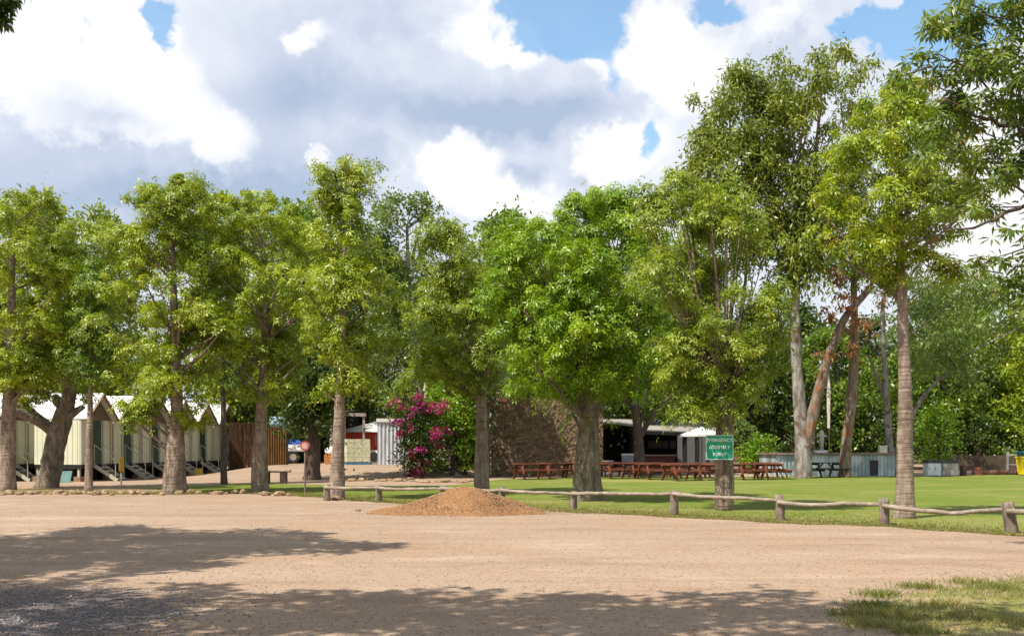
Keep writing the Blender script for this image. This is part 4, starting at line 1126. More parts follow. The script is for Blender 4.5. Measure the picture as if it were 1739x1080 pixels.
MB().box(X(566), X(570), -.05, .0, .0, 2.6).build('downpipe', STEEL, r_)

def pickup():
    Y = 60.5; r = thing('pickup_truck', 'white tray pickup with a blue covered load, half behind the rusty fence', 'pickup', (PX(503, Y), Y, ZT))
    PWH = surf('vehicle_white', (0.80, 0.80, 0.80), .3, var=.04, scale=1, bump=0); RUB = surf('tyre_rubber', (0.02, 0.02, 0.02), .8); GL = surf('dark_glass', (0.03, 0.04, 0.045), .1, var=.1, bump=0, spec=.6)
    BLUET = surf('blue_tarp', (0.05, 0.12, 0.42), .5, var=.4, scale=5, bump=.3)
    b = MB().box(-1.2, 1.0, -.85, .85, .72, .80); b.box(-1.2, 1.0, -.88, -.851, .80, 1.12); b.box(-1.2, 1.0, .851, .88, .80, 1.12); b.box(.97, 1.0, -.85, .85, .801, 1.12); b.box(-1.2, -1.16, -.85, .85, .801, 1.35)
    b.build('tray', PWH, r)
    c = MB()
    prof = [(-1.25, .55), (-1.25, 1.05), (-1.35, 1.72), (-2.35, 1.72), (-2.85, 1.12), (-3.75, 1.0), (-3.85, .55)]
    V = [(x, y, z) for y in (-.85, .85) for x, z in prof]; n = len(prof)
    c.add(V, [tuple(range(n)), tuple(range(n, 2 * n))[::-1]] + [(i, i + n, (i + 1) % n + n, (i + 1) % n) for i in range(n)])
    cb = c.build('cab', PWH, r)
    for y in (-.856, .856):
        w_ = MB(); pr = [(-1.42, 1.12), (-1.48, 1.64), (-2.28, 1.64), (-2.62, 1.12)]
        w_.add([(x, y - .004, z) for x, z in pr] + [(x, y + .004, z) for x, z in pr], [(0, 1, 2, 3), (7, 6, 5, 4), (0, 4, 5, 1), (1, 5, 6, 2), (2, 6, 7, 3), (3, 7, 4, 0)])
        w_.build('side_window', GL, cb)
    MB().box(-3.6, .95, -.4, .4, .42, .7).build('chassis', DARK, r)
    for x in (0, -2.95):
        for y in (-.82, .62):
            w_ = MB(); w_.tube([(x, y, .38), (x, y + .03, .38), (x, y + .17, .38), (x, y + .2, .38)], [.33, .38, .38, .33], 22)
            wo = w_.build('wheel', RUB, r)
            MB().disc((x, y - .01, .38), (0, 1, 0), .2, .22, 14).build('rim', surf('wheel_rim', (0.42, 0.33, 0.28), .5, .3), wo)
    t = MB(); P = []
    xs_ = np.linspace(-1.0, .55, 12); ys_ = np.linspace(-.7, .7, 10)
    for a in xs_:
        for q in ys_: P.append((a, q, .82 + .62 * math.cos((a + .2) / .95 * 1.3) * math.cos(q / .75 * 1.2) + .05 * random.random()))
    t.add(P, [(i * 10 + j, i * 10 + j + 1, (i + 1) * 10 + j + 1, (i + 1) * 10 + j) for i in range(11) for j in range(9)])
    o = t.build('tarp', BLUET, None, True); o.location = (PX(503, Y), Y, ZT); tag(o, 'blue tarpaulin heaped over the load on the white pickup tray', 'tarp')
pickup()
Y = 58.5
r_ = thing('orange_crate', 'orange crate carrying a white sack beside the dark trunk', 'crate', (PX(563, Y), Y, ZT))
ORG = surf('orange_plastic', (0.55, 0.22, 0.07), .5, var=.2)
b = MB()
for z in (.05, .22, .39): b.box(-.36, .36, -.3, -.27, z, z + .13); b.box(-.36, .36, .27, .3, z, z + .13); b.box(-.36, -.33, -.269, .269, z, z + .13); b.box(.33, .36, -.269, .269, z, z + .13)
b.box(-.35, .35, -.28, .28, .02, .05)
b.build('slats', ORG, r_)
for x in (-.34, .34):
    for y in (-.28, .28): MB().box(x - .03, x + .03, y - .03, y + .03, 0, .56).build('corner_post', ORG, r_)
s = MB(); V = []; nn = 14
for j in range(9):
    th = math.pi * j / 8
    for i in range(nn):
        a = 6.283 * i / nn; q = 1 + random.uniform(-.08, .08)
        V.append((math.sin(th) ** .7 * math.cos(a) * .42 * q, math.sin(th) ** .7 * math.sin(a) * .3 * q, math.cos(th) * .26 * q))
s.add(V, [(j * nn + i, (j + 1) * nn + i, (j + 1) * nn + (i + 1) % nn, j * nn + (i + 1) % nn) for j in range(8) for i in range(nn)])
o = s.build('white_sack', WHITE, None, True); o.location = (PX(564, Y), Y, ZT + .74); tag(o, 'bulging white sack lying on the orange crate', 'sack')

REDW = surf('red_corrugated', (0.50, 0.065, 0.03), .5, var=.15, scale=2)
def red_shed():
    Y = 64; cx = PX(640, Y); X = lambda px: PX(px, Y) - cx
    r = thing('red_shed', 'red walled shed with white sloping roof behind the wrapped cartons', 'shed', (cx, Y, ZT))
    b = MB(); n = 130; V = []
    for i in range(n + 1):
        x = X(578) + (X(715) - X(578)) * i / n
        for z in (-.1, 1.95): V.append((x, .012 * math.sin(i * 1.57), z))
    b.add(V, [(2 * i, 2 * i + 2, 2 * i + 3, 2 * i + 1) for i in range(n)]); b.box(X(578), X(715), .03, 4, -.1, 1.95); b.build('wall', REDW, r)
    rf = MB(); z0, z1 = 1.93, 2.75
    A = [(X(572), -.7, z0), (X(722), -.7, z0), (X(722), 4.5, z0), (X(572), 4.5, z0), (X(640), 1.9, z1), (X(690), 1.9, z1)]
    rf.add(A, [(0, 1, 5, 4), (1, 2, 5), (2, 3, 4, 5), (3, 0, 4), (3, 2, 1, 0)]); rf.build('roof', ROOFW, r)
    for px in (640, 600): MB().box(X(px) - .04, X(px) + .04, -.62, -.54, -.1, 1.92).build('post', B_DARK, r)
    return r
red_shed()
def cartons():
    Y = 56.5; x = PX(606, Y); r = thing('wrapped_cartons', 'block of cream cartons wrapped on a blue pallet before the red shed', 'pallet load', (x, Y, float(terrain(x, Y))), .32)
    m, nt, out = newmat('printed_cartons'); co = objco(nt)
    v = node(nt, 'ShaderNodeTexVoronoi', {'Vector': mapping(nt, co, (1, 1, 1)), 'Scale': 9.0}); n_ = noise(nt, co, 14, 2)
    base = MIX(nt, RNG(nt, v.outputs['Distance'], .25, .6), (0.72, 0.66, 0.44), (0.45, 0.47, 0.30)); base = MIX(nt, RNG(nt, n_, .55, .7, 0, .5), base, (0.8, 0.76, 0.6))
    p = node(nt, 'ShaderNodeBsdfPrincipled', {'Base Color': base, 'Roughness': .3}); nt.links.new(p.outputs[0], out.inputs[0])
    b = MB()
    for k in range(5):
        for i in range(3):
            for j in range(3):
                x0 = -.66 + i * .44; y0 = -.55 + j * .37; z0 = .16 + k * .255
                b.box(x0 + .006, x0 + .434, y0 + .006, y0 + .364, z0 + .003, z0 + .25)
    b.build('cartons', m, r)
    BL = surf('blue_pallet_paint', (0.10, 0.28, 0.50), .7, var=.3); q = MB()
    for y in (-.5, 0, .5): q.box(-.66, .66, y - .05, y + .05, .02, .11)
    for i in range(6): q.box(-.66 + i * .24, -.66 + i * .24 + .12, -.56, .56, .111, .14)
    q.build('pallet', BL, r)
cartons()
def aircon():
    Y = 57; x = PX(638, Y); r = thing('air_conditioner', 'white outdoor air conditioner with round fan beside the corrugated shed', 'air conditioner', (x, Y, ZT))
    MB().box(-.42, .42, -.15, .15, .06, .8).build('casing', WHITE, r)
    f = MB()
    for rr in (.26, .2, .14, .08):
        pts = [(-.08 + rr * math.cos(a), -.165, .43 + rr * math.sin(a)) for a in np.linspace(0, 6.283, 22)]; f.tube(pts, [.009] * 22, 4)
    f.build('fan_guard', DARK, r); MB().disc((-.08, -.156, .43), (0, 1, 0), .28, .004, 22).build('fan_opening', surf('fan_grey', (0.25, 0.24, 0.22), .6), r)
    for x_ in (-.3, .3): MB().box(x_ - .05, x_ + .05, -.14, .14, -.05, .06).build('foot', DARK, r)
aircon()
def corr_shed():
    Y = 55; x0, x1 = PX(641, Y), PX(694, Y); cx = (x0 + x1) / 2; zb = float(terrain(cx, Y)); hw = (x1 - x0) / 2
    r = thing('corrugated_shed', 'small shiny corrugated iron shed beside the bougainvillea', 'shed', (cx, Y, zb))
    m, nt, out = newmat('zinc_iron'); n_ = noise(nt, mapping(nt, objco(nt), (4, 4, .6)), 2, 4)
    base = MIX(nt, RNG(nt, n_, .4, .65), (0.52, 0.54, 0.58), (0.70, 0.72, 0.76)); p = node(nt, 'ShaderNodeBsdfPrincipled', {'Base Color': base, 'Roughness': .42, 'Metallic': .45}); nt.links.new(p.outputs[0], out.inputs[0])
    b = MB(); n = 96; V = []
    for i in range(n + 1):
        for z in (-.05, 2.35): V.append((-hw + 2 * hw * i / n, .035 * math.sin(i / n * 6.283 * 8), z))
    b.add(V, [(2 * i, 2 * i + 2, 2 * i + 3, 2 * i + 1) for i in range(n)])
    V = []
    for i in range(n + 1):
        for z in (-.05, 2.35): V.append((-hw + .03 * math.sin(i / n * 6.283 * 8), .04 + 1.6 * i / n, z))
    b.add(V, [(2 * i, 2 * i + 1, 2 * i + 3, 2 * i + 2) for i in range(n)])
    b.build('cladding', m, r, True)
    MB().box(-hw - .05, hw + .05, -.1, 1.7, 2.36, 2.55).build('roof', ROOFW, r); MB().box(-hw, hw, -.06, 1.6, -.1, .03).build('slab', surf('concrete', (0.35, 0.33, 0.3), .9), r)
corr_shed()

# street lamp
Y = 57; r_ = thing('street_lamp', 'white street lamp with curved arm above the bougainvillea', 'street lamp', (PX(722, Y), Y, 0))
MB().tube([(0, 0, 0), (0, 0, 6.2), (-.1, 0, 6.6), (-.35, 0, 6.74), (-.6, 0, 6.72)], [.07, .05, .045, .04, .035], 8).build('pole', WHITE, r_, True)
MB().tube([(-.55, 0, 6.73), (-.68, 0, 6.7), (-1.0, 0, 6.6), (-1.25, 0, 6.5)], [.04, .1, .11, .04], 10).build('lamp_head', WHITE, r_, True)

# signs
def sign_text(body, size, mat, parent, loc):
    cu = bpy.data.curves.new('lettering', 'FONT'); cu.body = body; cu.size = size; cu.align_x = 'CENTER'; cu.align_y = 'CENTER'; cu.extrude = .002; cu.offset = size * .012
    t = bpy.data.objects.new('tmp', cu); COL.objects.link(t)
    dg = bpy.context.evaluated_depsgraph_get(); me = bpy.data.meshes.new_from_object(t.evaluated_get(dg))
    bpy.data.objects.remove(t)
    o = bpy.data.objects.new('lettering', me); COL.objects.link(o); o.parent = parent; o.location = loc; o.rotation_euler = (math.radians(90), 0, 0)
    me.materials.clear(); me.materials.append(mat)
    return o
SG = surf('sign_green', (0.012, 0.30, 0.17), .35, var=.12, scale=2, bump=0); SWH = surf('sign_white', (0.72, 0.82, 0.76), .4, var=.05, bump=0)
Y = 24.62; r_ = thing('assembly_sign', 'green emergency assembly sign with white lettering fixed to the rough barked trunk', 'sign', (PX(1222, Y), Y, PZ(759.5, Y)))
hw, hh = .335, .30
MB().box(-hw, hw, 0, .012, -hh, hh).build('board', SG, r_)
b = MB(); t_ = .012
b.box(-hw, hw, -.003, -.0002, hh - t_, hh).box(-hw, hw, -.003, -.0002, -hh, -hh + t_).box(-hw, -hw + t_, -.003, -.0002, -hh + t_, hh - t_).box(hw - t_, hw, -.003, -.0002, -hh + t_, hh - t_); b.build('border', SWH, r_)
sign_text('EMERGENCY', .112, SWH, r_, (0, -.003, .175)); sign_text('ASSEMBLY', .112, SWH, r_, (0, -.003, .0)); sign_text('POINT', .112, SWH, r_, (0, -.003, -.175))
Y = 32.0; r_ = thing('round_sign', 'round faded red and white sign on a thin grey post by the dark trunk', 'sign', (PX(518, Y), Y, 0))
MB().tube([(0, 0, -.1), (0, 0, 1.75)], [.03, .026], 8).build('post', WOOD_GREY, r_)
SR = surf('faded_red', (0.42, 0.10, 0.08), .5, var=.25, scale=6)
MB().disc((0, -.05, 1.6), (0, 1, 0), .15, .012, 24).build('disc', SR, r_)
MB().disc((0, -.053, 1.6), (0, 1, 0), .095, .004, 24).build('disc_centre', surf('faded_pink', (0.62, 0.38, 0.32), .5, var=.3, scale=9), r_)

# log bench
Y = 43.0; r_ = thing('log_bench', 'plank bench on two dark block legs between the pale tree and the round sign', 'bench', (PX(469, Y), Y, 0))
WB = surf('bench_plank', (0.36, 0.27, 0.20), .85, var=.35, scale=4, bump=.4, stretch=(.3, 1, 1))
b = MB(); b.tube([(-.62, 0, .50), (-.2, 0, .505), (.2, 0, .50), (.62, 0, .505)], [.11, .115, .11, .1], 10, .03); b.v[-1][:, 1] *= 1.8; b.v[-1][:, 2] = (b.v[-1][:, 2] - .5) * .55 + .52
b.build('seat', WB, r_)
for x in (-.42, .32): MB().box(x - .13, x + .13, -.16, .16, -.05, .46).build('leg', surf('dark_timber', (0.10, 0.065, 0.045), .9, var=.4, bump=.3), r_)

# ------------------------------------------------------------------ stone wall
def stone_wall():
    Y = 52.6; x0, x1 = PX(834, Y), PX(1024, Y); cx = (x0 + x1) / 2; hw = (x1 - x0) / 2
    r = thing('stone_wall', 'tall brown stone building wall behind the picnic tables', 'stone wall', (cx, Y, 0))
    m, nt, out = newmat('stone_masonry'); co = objco(nt)
    mp = mapping(nt, co, (1, 1, 1.9))
    v = node(nt, 'ShaderNodeTexVoronoi', {'Vector': mp, 'Scale': 4.6, 'Randomness': .85}); ve = node(nt, 'ShaderNodeTexVoronoi', {'Vector': mp, 'Scale': 4.6, 'Randomness': .85}, feature='DISTANCE_TO_EDGE')
    n_ = noise(nt, co, 9, 5, .7); n2 = noise(nt, co, .9, 4)
    vc = node(nt, 'ShaderNodeSeparateXYZ', {0: v.outputs['Color']}).outputs[0]
    base = MIX(nt, vc, (0.11, 0.072, 0.042), (0.27, 0.195, 0.12)); base = MIX(nt, RNG(nt, n_, .4, .7, 0, .6), base, (0.10, 0.068, 0.042)); base = MIX(nt, RNG(nt, n2, .5, .7, 0, .5), base, (0.24, 0.185, 0.12))
    base = MIX(nt, RNG(nt, ve.outputs['Distance'], .0, .05, .8, 0), base, (0.085, 0.062, 0.042))
    h = M(nt, 'ADD', M(nt, 'MULTIPLY', RNG(nt, ve.outputs['Distance'], 0, .12), 1.0), M(nt, 'MULTIPLY', n_, .5))
    b_ = node(nt, 'ShaderNodeBump', {'Strength': .6, 'Distance': .04, 'Height': h})
    p = node(nt, 'ShaderNodeBsdfPrincipled', {'Base Color': base, 'Roughness': .95, 'Specular IOR Level': .1, 'Normal': b_.outputs[0]}); nt.links.new(p.outputs[0], out.inputs[0])
    b = MB(); nx, nz = 60, 30; V = []
    for j in range(nz + 1):
        for i in range(nx + 1):
            x = -hw + 2 * hw * i / nx; zt = 4.35 - .5 * i / nx + .04 * math.sin(i * 1.9); V.append((x, random.uniform(-.03, .03), -.1 + (zt + .1) * j / nz))
    b.add(V, [(j * (nx + 1) + i, j * (nx + 1) + i + 1, (j + 1) * (nx + 1) + i + 1, (j + 1) * (nx + 1) + i) for j in range(nz) for i in range(nx)])
    b.add([(-hw, .05, -.1), (hw, .05, -.1), (hw, .05, 3.8), (-hw, .05, 4.3), (-hw, .6, -.1), (hw, .6, -.1), (hw, .6, 3.8), (-hw, .6, 4.3)], [(3, 2, 1, 0), (4, 5, 6, 7), (0, 1, 5, 4), (1, 2, 6, 5), (2, 3, 7, 6), (3, 0, 4, 7)])
    b.build('masonry', m, r)
    c = MB().box(PX(846, Y) - cx, PX(862, Y) - cx, -.05, .45, 3.9, 4.75); c.build('chimney', surf('red_brick', (0.22, 0.09, 0.07), .9, var=.3, scale=9), r)
    MB().box(PX(844, Y) - cx, PX(864, Y) - cx, -.1, .5, 4.751, 4.86).build('chimney_cap', surf('cap_pale', (0.5, 0.42, 0.36), .9), r)
    MB().tube([(PX(829, Y) - cx, -.15, 0), (PX(829, Y) - cx, -.15, 2.3)], [.045, .045], 8).build('downpipe', STEEL, r)
stone_wall()

# ------------------------------------------------------------------ open bar
def bar():
    Y = 57; cx = PX(1120, Y); r = thing('open_bar', 'open sided dark bar pavilion with grey roof beyond the picnic tables', 'pavilion', (cx, Y, 0))
    X = lambda px, yy: PX(px, yy) - cx
    DR = surf('old_iron_roof', (0.36, 0.33, 0.29), .7, .1, var=.35, scale=2, bump=.2)
    def slab(name, pts, t, mat):
        V = [(X(px, yy), yy - Y, z) for px, yy, z in pts]; n = len(V); V2 = [(a, b_, c_ + t) for a, b_, c_ in V]
        return MB().add(V + V2, [tuple(range(n))[::-1], tuple(range(n, 2 * n))] + [(i, (i + 1) % n, (i + 1) % n + n, i + n) for i in range(n)]).build(name, mat, r)
    slab('verandah_roof', [(1020, 54.5, 2.86), (1092, 56.0, 2.62), (1092, 66, 3.3), (1015, 66, 3.4)], .08, DR)
    slab('main_roof', [(1084, 57.5, 2.48), (1226, 60.0, 2.30), (1230, 70, 3.2), (1084, 70, 3.3)], .08, DR)
    slab('fascia', [(1084, 57.48, 2.28), (1226, 59.98, 2.12), (1226, 60.0, 2.12), (1084, 57.5, 2.28)], .21, DARK)
    for px, yy, w_ in ((1022, 54.7, .09), (1024, 60, .12), (1087, 56.2, .12), (1163, 59, .26), (1184, 59.3, .26), (1202, 59.6, .2), (1215, 59.8, .12)):
        b = MB().box(X(px, yy) - w_ / 2, X(px, yy) + w_ / 2, yy - Y - .06, yy - Y + .06, -.05, 2.45); b.build('post', DARK, r)
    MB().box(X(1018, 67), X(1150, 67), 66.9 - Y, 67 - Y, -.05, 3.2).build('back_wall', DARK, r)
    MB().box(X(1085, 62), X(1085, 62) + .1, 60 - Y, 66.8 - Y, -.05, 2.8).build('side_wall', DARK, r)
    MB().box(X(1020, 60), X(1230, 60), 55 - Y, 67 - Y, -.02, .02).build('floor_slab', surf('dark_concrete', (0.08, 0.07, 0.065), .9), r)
    PWL = surf('pale_rear_wall', (0.16, 0.155, 0.15), .7)
    MB().box(X(1090, 60), X(1148, 60), 60.2 - Y, 60.6 - Y, .02, 1.0).build('counter', surf('red_counter', (0.20, 0.05, 0.03), .6, var=.3, scale=4), r)
    MB().box(X(1086, 60), X(1152, 60), 60.0 - Y, 60.75 - Y, 1.002, 1.08).build('counter_top', surf('counter_top', (0.45, 0.36, 0.28), .5), r)
    for px in (1107, 1120, 1131, 1141):
        MB().box(X(px, 66.5) - .25, X(px, 66.5) + .25, 66.55 - Y, 66.85 - Y, 1.45, 1.95).build('shelf_box', surf('shelf_grey', (0.16, 0.15, 0.155), .6), r)
    MB().box(X(1140, 70) + .1, X(1230, 70), 72 - Y, 72.2 - Y, 0, 2.35).build('rear_wall', PWL, r)
    MB().box(X(1178, 66) - .25, X(1178, 66) + .25, 66 - Y, 66.5 - Y, 3.0, 3.62).build('roof_vent', surf('cream_vent', (0.72, 0.68, 0.5), .6), r)
    for px, z in ((1038, 1.7), (1051, 1.8), (1061, 2.0)):
        MB().tube([(X(px, 63), 63 - Y, z + .9), (X(px, 63), 63 - Y, z)], [.012, .012], 5).build('lamp_cord', DARK, r); MB().tube([(X(px, 63), 63 - Y, z), (X(px, 63), 63 - Y, z - .14)], [.03, .09], 10).build('lamp_shade', surf('shade_pale', (.5, .5, .48), .5), r)
bar()
r_ = thing('chest_cooler', 'pale grey cooler cabinet standing in the dark bar by the twisted trunk', 'cooler', (PX(1066, 56.2), 56.2, .02))
MB().box(-.3, .3, -.25, .25, .08, 1.05).build('body', surf('cooler_grey', (0.33, 0.35, 0.40), .4), r_); MB().box(-.33, .33, -.28, .28, 1.052, 1.15).build('lid', WHITE, r_); MB().box(-.28, .28, -.23, .23, 0, .08).build('plinth', DARK, r_)
r_ = thing('steel_box', 'low blue grey metal box at the left end of the bar', 'box', (PX(1031, 55.4), 55.4, .02))
MB().box(-.3, .3, -.25, .25, .05, .72).build('body', surf('box_bluegrey', (0.22, 0.28, 0.30), .5), r_); MB().box(-.32, .32, -.27, .27, .722, .77).build('lid', STEEL, r_)
for x in (-.25, .25): MB().box(x - .03, x + .03, -.2, .2, 0, .05).build('foot', DARK, r_)
Y = 56.6; r_ = thing('white_umbrella', 'white market umbrella open beside the bar roof, left of the green sign', 'umbrella', (PX(1192, Y), Y, 0))
b = MB(); n = 8; R0 = 1.25
V = [(0, 0, 2.68)] + [(R0 * math.cos(6.283 * i / n + .39), R0 * math.sin(6.283 * i / n + .39), 2.24) for i in range(n)] + [(R0 * math.cos(6.283 * i / n + .39), R0 * math.sin(6.283 * i / n + .39), 2.12) for i in range(n)]
b.add(V, [(0, 1 + i, 1 + (i + 1) % n) for i in range(n)] + [(1 + i, 1 + n + i, 1 + n + (i + 1) % n, 1 + (i + 1) % n) for i in range(n)]); b.build('canopy', surf('white_canvas', (0.62, 0.62, 0.60), .8, var=.05), r_)
MB().tube([(0, 0, 0), (0, 0, 2.6)], [.03, .025], 8).build('pole', B_DARK, r_); MB().disc((0, 0, 0), (0, 0, 1), .3, .08).build('base', DARK, r_)
for i in range(n):
    a = 6.283 * i / n + .39; MB().beam((0, 0, 2.6), (R0 * .97 * math.cos(a), R0 * .97 * math.sin(a), 2.2), .02, .02).build('rib', WOOD_GREY, r_)

# ------------------------------------------------------------------ picnic tables
def picnic(label, group, loc, rz, mat):
    r = thing('picnic_table', label, 'picnic table', loc, rz, group)
    L2 = .95
    b = MB()
    for i in range(4): b.box(-L2, L2, -.37 + i * .187, -.37 + i * .187 + .178, .72, .76)
    b.build('table_top', mat, r)
    for s in (-1, 1):
        q = MB()
        for i in range(2): y = s * .70 - .14 + i * .145; q.box(-L2, L2, y, y + .135, .42, .46)
        q.build('seat', mat, r)
    for x in (-.66, .66):
        for s in (-1, 1): MB().beam((x, s * .30, .72), (x, s * .64, -.02), .05, .09, (1, 0, 0)).build('leg', mat, r)
        MB().box(x + .03, x + .075, -.82, .82, .33, .418).build('seat_beam', mat, r); MB().box(x + .03, x + .075, -.36, .36, .63, .718).build('top_beam', mat, r)
        MB().beam((x + (.05 if x < 0 else -.05), 0, .375), (x * .22, 0, .70), .04, .07).build('brace', mat, r)
    return r
RB = surf('red_brown_timber', (0.20, 0.06, 0.03), .55, var=.35, scale=5, bump=.1, stretch=(.4, 1, 1)); BK = surf('black_timber', (0.025, 0.022, 0.022), .6, var=.3)
TAB = [(903, 48.2, .05, 'leftmost picnic table, before the shaded part of the stone wall'), (948, 50.2, -.06, 'picnic table half behind another, left of the stout trunk'), (985, 51.3, .08, 'picnic table directly behind the stout bottle trunk'),
       (1048, 49.2, .03, 'picnic table just right of the stout trunk, before the bar'), (1040, 52.4, -.05, 'rear picnic table near the bar post and the blue grey box'), (1098, 50.8, .04, 'picnic table in the second row by the twisted dark trunk'),
       (1114, 48.2, -.03, 'front picnic table before the bar counter'), (1158, 46.2, .05, 'nearest picnic table, left of the sign tree'), (1168, 49.9, -.1, 'rear picnic table in line with the white umbrella'),
       (1205, 47.0, .9, 'picnic table turned end on beside the sign tree trunk'), (1212, 50.8, .05, 'rear picnic table mostly behind the sign tree trunk'), (1272, 47.6, -.05, 'picnic table just right of the sign tree trunk'),
       (1312, 48.6, 1.1, 'picnic table turned end on, nearest the pale gum trunk'), (1290, 51.0, .1, 'rear picnic table before the low red capped wall')]
pt = None
for px, Y, a, lab in TAB:
    x = PX(px, Y)
    if pt is None: pt = picnic(lab, 'red brown picnic tables on the lawn', (x, Y, 0), a + .38, RB)
    else:
        c_ = copy_tree(pt); c_.location = (x, Y, 0); c_.rotation_euler = (0, 0, a + .38); c_['label'] = lab
picnic('black picnic table between the two gum trunks before the iron stage', None, (PX(1402, 51.2), 51.2, 0), .3, BK)

# ------------------------------------------------------------------ stage and things at the right
def stage():
    Y = 53.2; x0, x1 = PX(1318, Y), PX(1520, Y); cx = (x0 + x1) / 2; hw = (x1 - x0) / 2
    r = thing('raised_stage', 'low stage faced with pale blue corrugated iron and a brown deck', 'stage', (cx, Y, 0))
    m, nt, out = newmat('pale_blue_iron'); co = objco(nt); n_ = noise(nt, mapping(nt, co, (1, 1, .7)), 1.1, 4); n2 = noise(nt, mapping(nt, co, (3, 3, .4)), 3, 3)
    base = MIX(nt, RNG(nt, n_, .42, .6), (0.56, 0.62, 0.66), (0.27, 0.35, 0.37)); base = MIX(nt, RNG(nt, n2, .55, .75, 0, .5), base, (0.40, 0.36, 0.30))
    p = node(nt, 'ShaderNodeBsdfPrincipled', {'Base Color': base, 'Roughness': .45, 'Metallic': .2}); nt.links.new(p.outputs[0], out.inputs[0])
    b = MB(); n = 260; V = []
    for i in range(n + 1):
        for z in (-.05, 1.12): V.append((-hw + 2 * hw * i / n, .02 * math.sin(i * 6.283 / 8), z))
    b.add(V, [(2 * i, 2 * i + 2, 2 * i + 3, 2 * i + 1) for i in range(n)]); b.box(-hw, hw, .04, 3.6, -.05, 1.12); b.build('facing', m, r)
    d = MB()
    for i in range(19): d.box(-hw - .1, hw + .1, -.15 + i * .2, -.15 + i * .2 + .19, 1.13, 1.22)
    d.build('deck', surf('deck_board', (0.24, 0.17, 0.13), .85, var=.3, scale=3), r)
    MB().box(PX(1477, Y) - cx, PX(1491, Y) - cx, -.06, -.03, .05, .84).build('hatch', surf('hatch_dark', (0.04, 0.035, 0.04), .7), r)
stage()
Y = 55.5; PALE = surf('pale_weathered', (0.55, 0.52, 0.46), .8, var=.2, scale=5)
r_ = thing('cross_shaped_post', 'pale weathered cross shaped post on a white block upon the stage', 'post', (PX(1394, Y), Y, 1.22))
MB().box(-.4, .35, -.2, .2, 0, .14).build('block', WHITE, r_)
b = MB(); b.tube([(.05, 0, .14), (.04, 0, .6), (.05, 0, .9), (.04, 0, 1.15), (.05, 0, 1.25)], [.10, .12, .15, .11, .06], 10, .05); b.tube([(-.22, 0, .92), (.05, 0, .96), (.32, 0, .9)], [.06, .09, .06], 8); b.build('upright', PALE, r_, True)
POLE = surf('pole_brown', (0.36, 0.25, 0.20), .7, var=.2)
for px, lab in ((1382.5, 'thin brown pole left of the pale cross shaped post'), (1408, 'thin brown pole right of the pale cross shaped post')):
    r_ = thing('stage_pole', lab, 'pole', (PX(px, 55.2), 55.2, 1.22), 0, 'poles standing on the stage')
    MB().tube([(0, 0, 0), (0, 0, 2.2)], [.03, .025], 8).build('shaft', POLE, r_); MB().disc((0, 0, 0), (0, 0, 1), .08, .03, 12).build('foot', DARK, r_)
r_ = thing('cream_box', 'small cream box on the right end of the stage deck', 'box', (PX(1499, 54.8), 54.8, 1.22))
MB().box(-.2, .2, -.15, .15, 0, .36).build('body', surf('cream_box_paint', (0.78, 0.76, 0.55), .6), r_); MB().box(-.22, .22, -.17, .17, .362, .4).build('lid', WHITE, r_)
Y = 58; r_ = thing('planter_wall', 'low pale wall with a red brown cap behind the right hand tables', 'wall', (PX(1288, Y), Y, 0))
MB().box(-1.5, 1.3, 0, .3, -.05, .82).build('wall', surf('pale_render', (0.42, 0.35, 0.31), .9, var=.2), r_); MB().box(-1.55, 1.35, -.05, .35, .822, 1.0).build('cap', surf('cap_red', (0.27, 0.11, 0.08), .8, var=.25), r_)
def cabinet(label, px, w_, col, loc_y=53.0):
    r = thing('storage_cabinet', label, 'cabinet', (PX(px, loc_y), loc_y, 0))
    m = surf('cabinet_face', col, .5, var=.08)
    MB().box(-w_ / 2, w_ / 2, 0, .6, .03, .70).build('body', m, r); MB().box(-w_ / 2 - .03, w_ / 2 + .03, -.04, .64, .702, .86).build('top', surf('cabinet_top', (0.045, 0.045, 0.05), .5), r)
    for i in range(2):
        x0 = -w_ / 2 + .02 + i * (w_ / 2 - .01)
        d = MB().box(x0, x0 + w_ / 2 - .035, -.018, -.001, .06, .68).build('door', m, r); MB().box(x0 + .03, x0 + .05, -.035, -.0185, .36, .46).build('handle', DARK, d)
cabinet('white low cabinet with dark top right of the ringed trunk', 1587, .72, (0.62, 0.66, 0.70)); cabinet('grey low cabinet with dark top beside the white one', 1614, .86, (0.30, 0.28, 0.27))
def drum(label, px, Y, r0, h, col):
    r = thing('brown_drum', label, 'drum', (PX(px, Y), Y, 0)); m = surf('drum_' + str(px), col, .7, var=.4, scale=5)
    MB().tube([(0, 0, 0), (0, 0, h * .33), (0, 0, h * .34), (0, 0, h * .36), (0, 0, h * .66), (0, 0, h * .67), (0, 0, h * .69), (0, 0, h)], [r0, r0, r0 * 1.06, r0, r0, r0 * 1.06, r0, r0], 16).build('barrel', m, r); MB().tube([(0, 0, h), (0, 0, h + .02)], [r0 * .9, r0 * .9], 16).build('lid', m, r)
drum('dark brown drum right of the grey cabinet', 1636, 53.6, .17, .55, (0.09, 0.05, 0.04)); drum('rusty red drum beside the dirt yard', 1662, 55, .2, .42, (0.25, 0.09, 0.05))
bpy.data.objects['brown_drum.001']['label'] = 'rusty red drum between the dark drum and the white rail'
Y = 56.0; r_ = thing('fallen_log', 'long brown log lying at the back edge of the lawn under the rail', 'log', (PX(1700, Y), Y, .11))
MB().tube([(-1.6, 0, 0), (-.5, .03, .01), (.6, 0, 0), (2.6, .05, .01)], [.12, .13, .12, .1], 10, .06).build('log', surf('log_brown', (0.24, 0.12, 0.08), .9, var=.4, bump=.4), r_)
Y = 57.0; r_ = thing('white_rail', 'white painted pipe rail beside the yellow bin', 'rail', (PX(1711, Y), Y, 0))
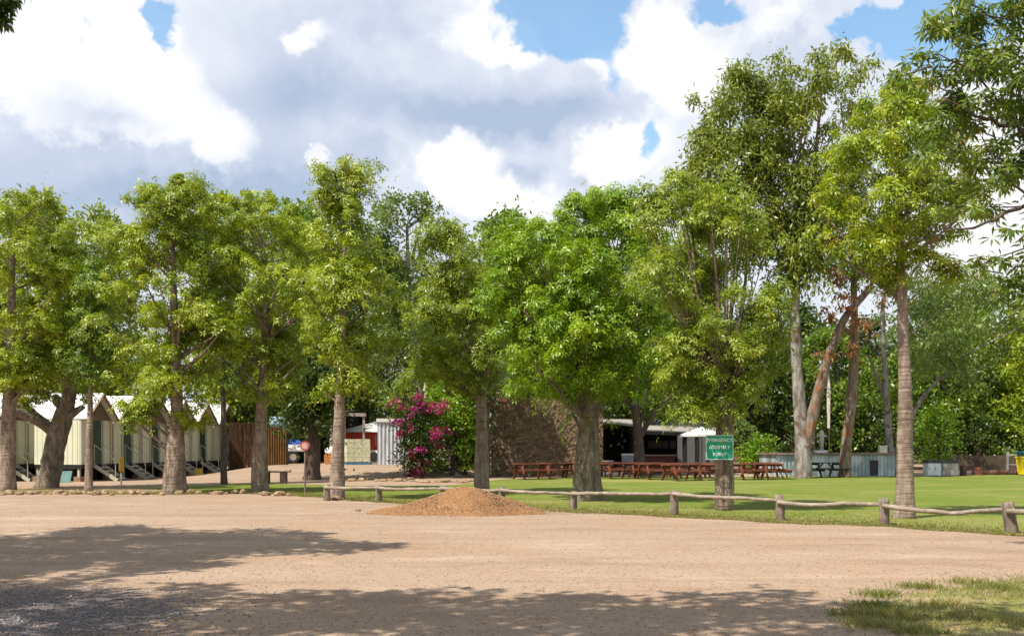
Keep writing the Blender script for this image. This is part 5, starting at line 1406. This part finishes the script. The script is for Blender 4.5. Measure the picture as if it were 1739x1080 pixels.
for x in (0, 1.9): MB().box(x - .05, x + .05, -.05, .05, 0, 1.28).build('post', WHITE, r_)
for z in (.55, 1.1): MB().box(.051, 1.849, -.03, .03, z - .03, z + .03).build('crossbar', WHITE, r_)
Y = 54.8; r_ = thing('yellow_bin', 'yellow wheelie bin cut by the picture edge before the white rail', 'bin', (PX(1738, Y), Y, 0))
YB = surf('yellow_plastic', (0.78, 0.60, 0.02), .4, var=.08)
b = MB(); b.add([(-.2, -.22, .05), (.2, -.22, .05), (.2, .22, .05), (-.2, .22, .05), (-.27, -.3, .95), (.27, -.3, .95), (.27, .3, .95), (-.27, .3, .95)], [(3, 2, 1, 0), (4, 5, 6, 7), (0, 1, 5, 4), (1, 2, 6, 5), (2, 3, 7, 6), (3, 0, 4, 7)]); b.build('body', YB, r_)
MB().box(-.3, .3, -.33, .33, .951, 1.02).build('lid', YB, r_)
for x in (-.2, .2): MB().disc((x - .03, .26, .1), (1, 0, 0), .1, .06, 14).build('wheel', DARK, r_)
Y = 56.5; r_ = thing('wheelie_bin', 'dark green wheelie bin with blue lid behind the yellow one', 'bin', (PX(1741, Y), Y, 0))
GB = surf('bin_green', (0.02, 0.10, 0.06), .4)
b = MB(); b.add([(-.24, -.24, .05), (.24, -.24, .05), (.24, .24, .05), (-.24, .24, .05), (-.3, -.33, 1.2), (.3, -.33, 1.2), (.3, .33, 1.2), (-.3, .33, 1.2)], [(3, 2, 1, 0), (4, 5, 6, 7), (0, 1, 5, 4), (1, 2, 6, 5), (2, 3, 7, 6), (3, 0, 4, 7)]); b.build('body', GB, r_)
MB().box(-.33, .33, -.36, .36, 1.202, 1.3).build('lid', surf('bin_blue', (0.03, 0.20, 0.36), .4), r_)
for x in (-.22, .22): MB().disc((x - .03, .28, .1), (1, 0, 0), .1, .06, 14).build('wheel', DARK, r_)
Y = 63; r_ = thing('paling_fence', 'brown paling fence behind the dirt yard, under the trees', 'fence', (PX(1690, Y), Y, 0))
b = MB(); xx = PX(1615, Y) - PX(1690, Y)
while xx < 5.5:
    w_ = random.uniform(.09, .13); b.box(xx, xx + w_, random.uniform(-.01, .005), .02, .02, 1.0 + random.uniform(-.05, .05)); xx += w_ + .02
b.build('palings', surf('paling_brown', (0.10, 0.07, 0.045), .9, var=.4, scale=3), r_)
f = MB(); f.box(PX(1615, Y) - PX(1690, Y), 5.5, .021, .06, .3, .37); f.box(PX(1615, Y) - PX(1690, Y), 5.5, .021, .06, .78, .85); f.build('rail', B_DARK, r_)
for i in range(4): xx = -2.6 + i * 2.6; MB().box(xx - .05, xx + .05, .061, .16, -.1, 1.05).build('post', WHITE if i % 2 else B_DARK, r_)
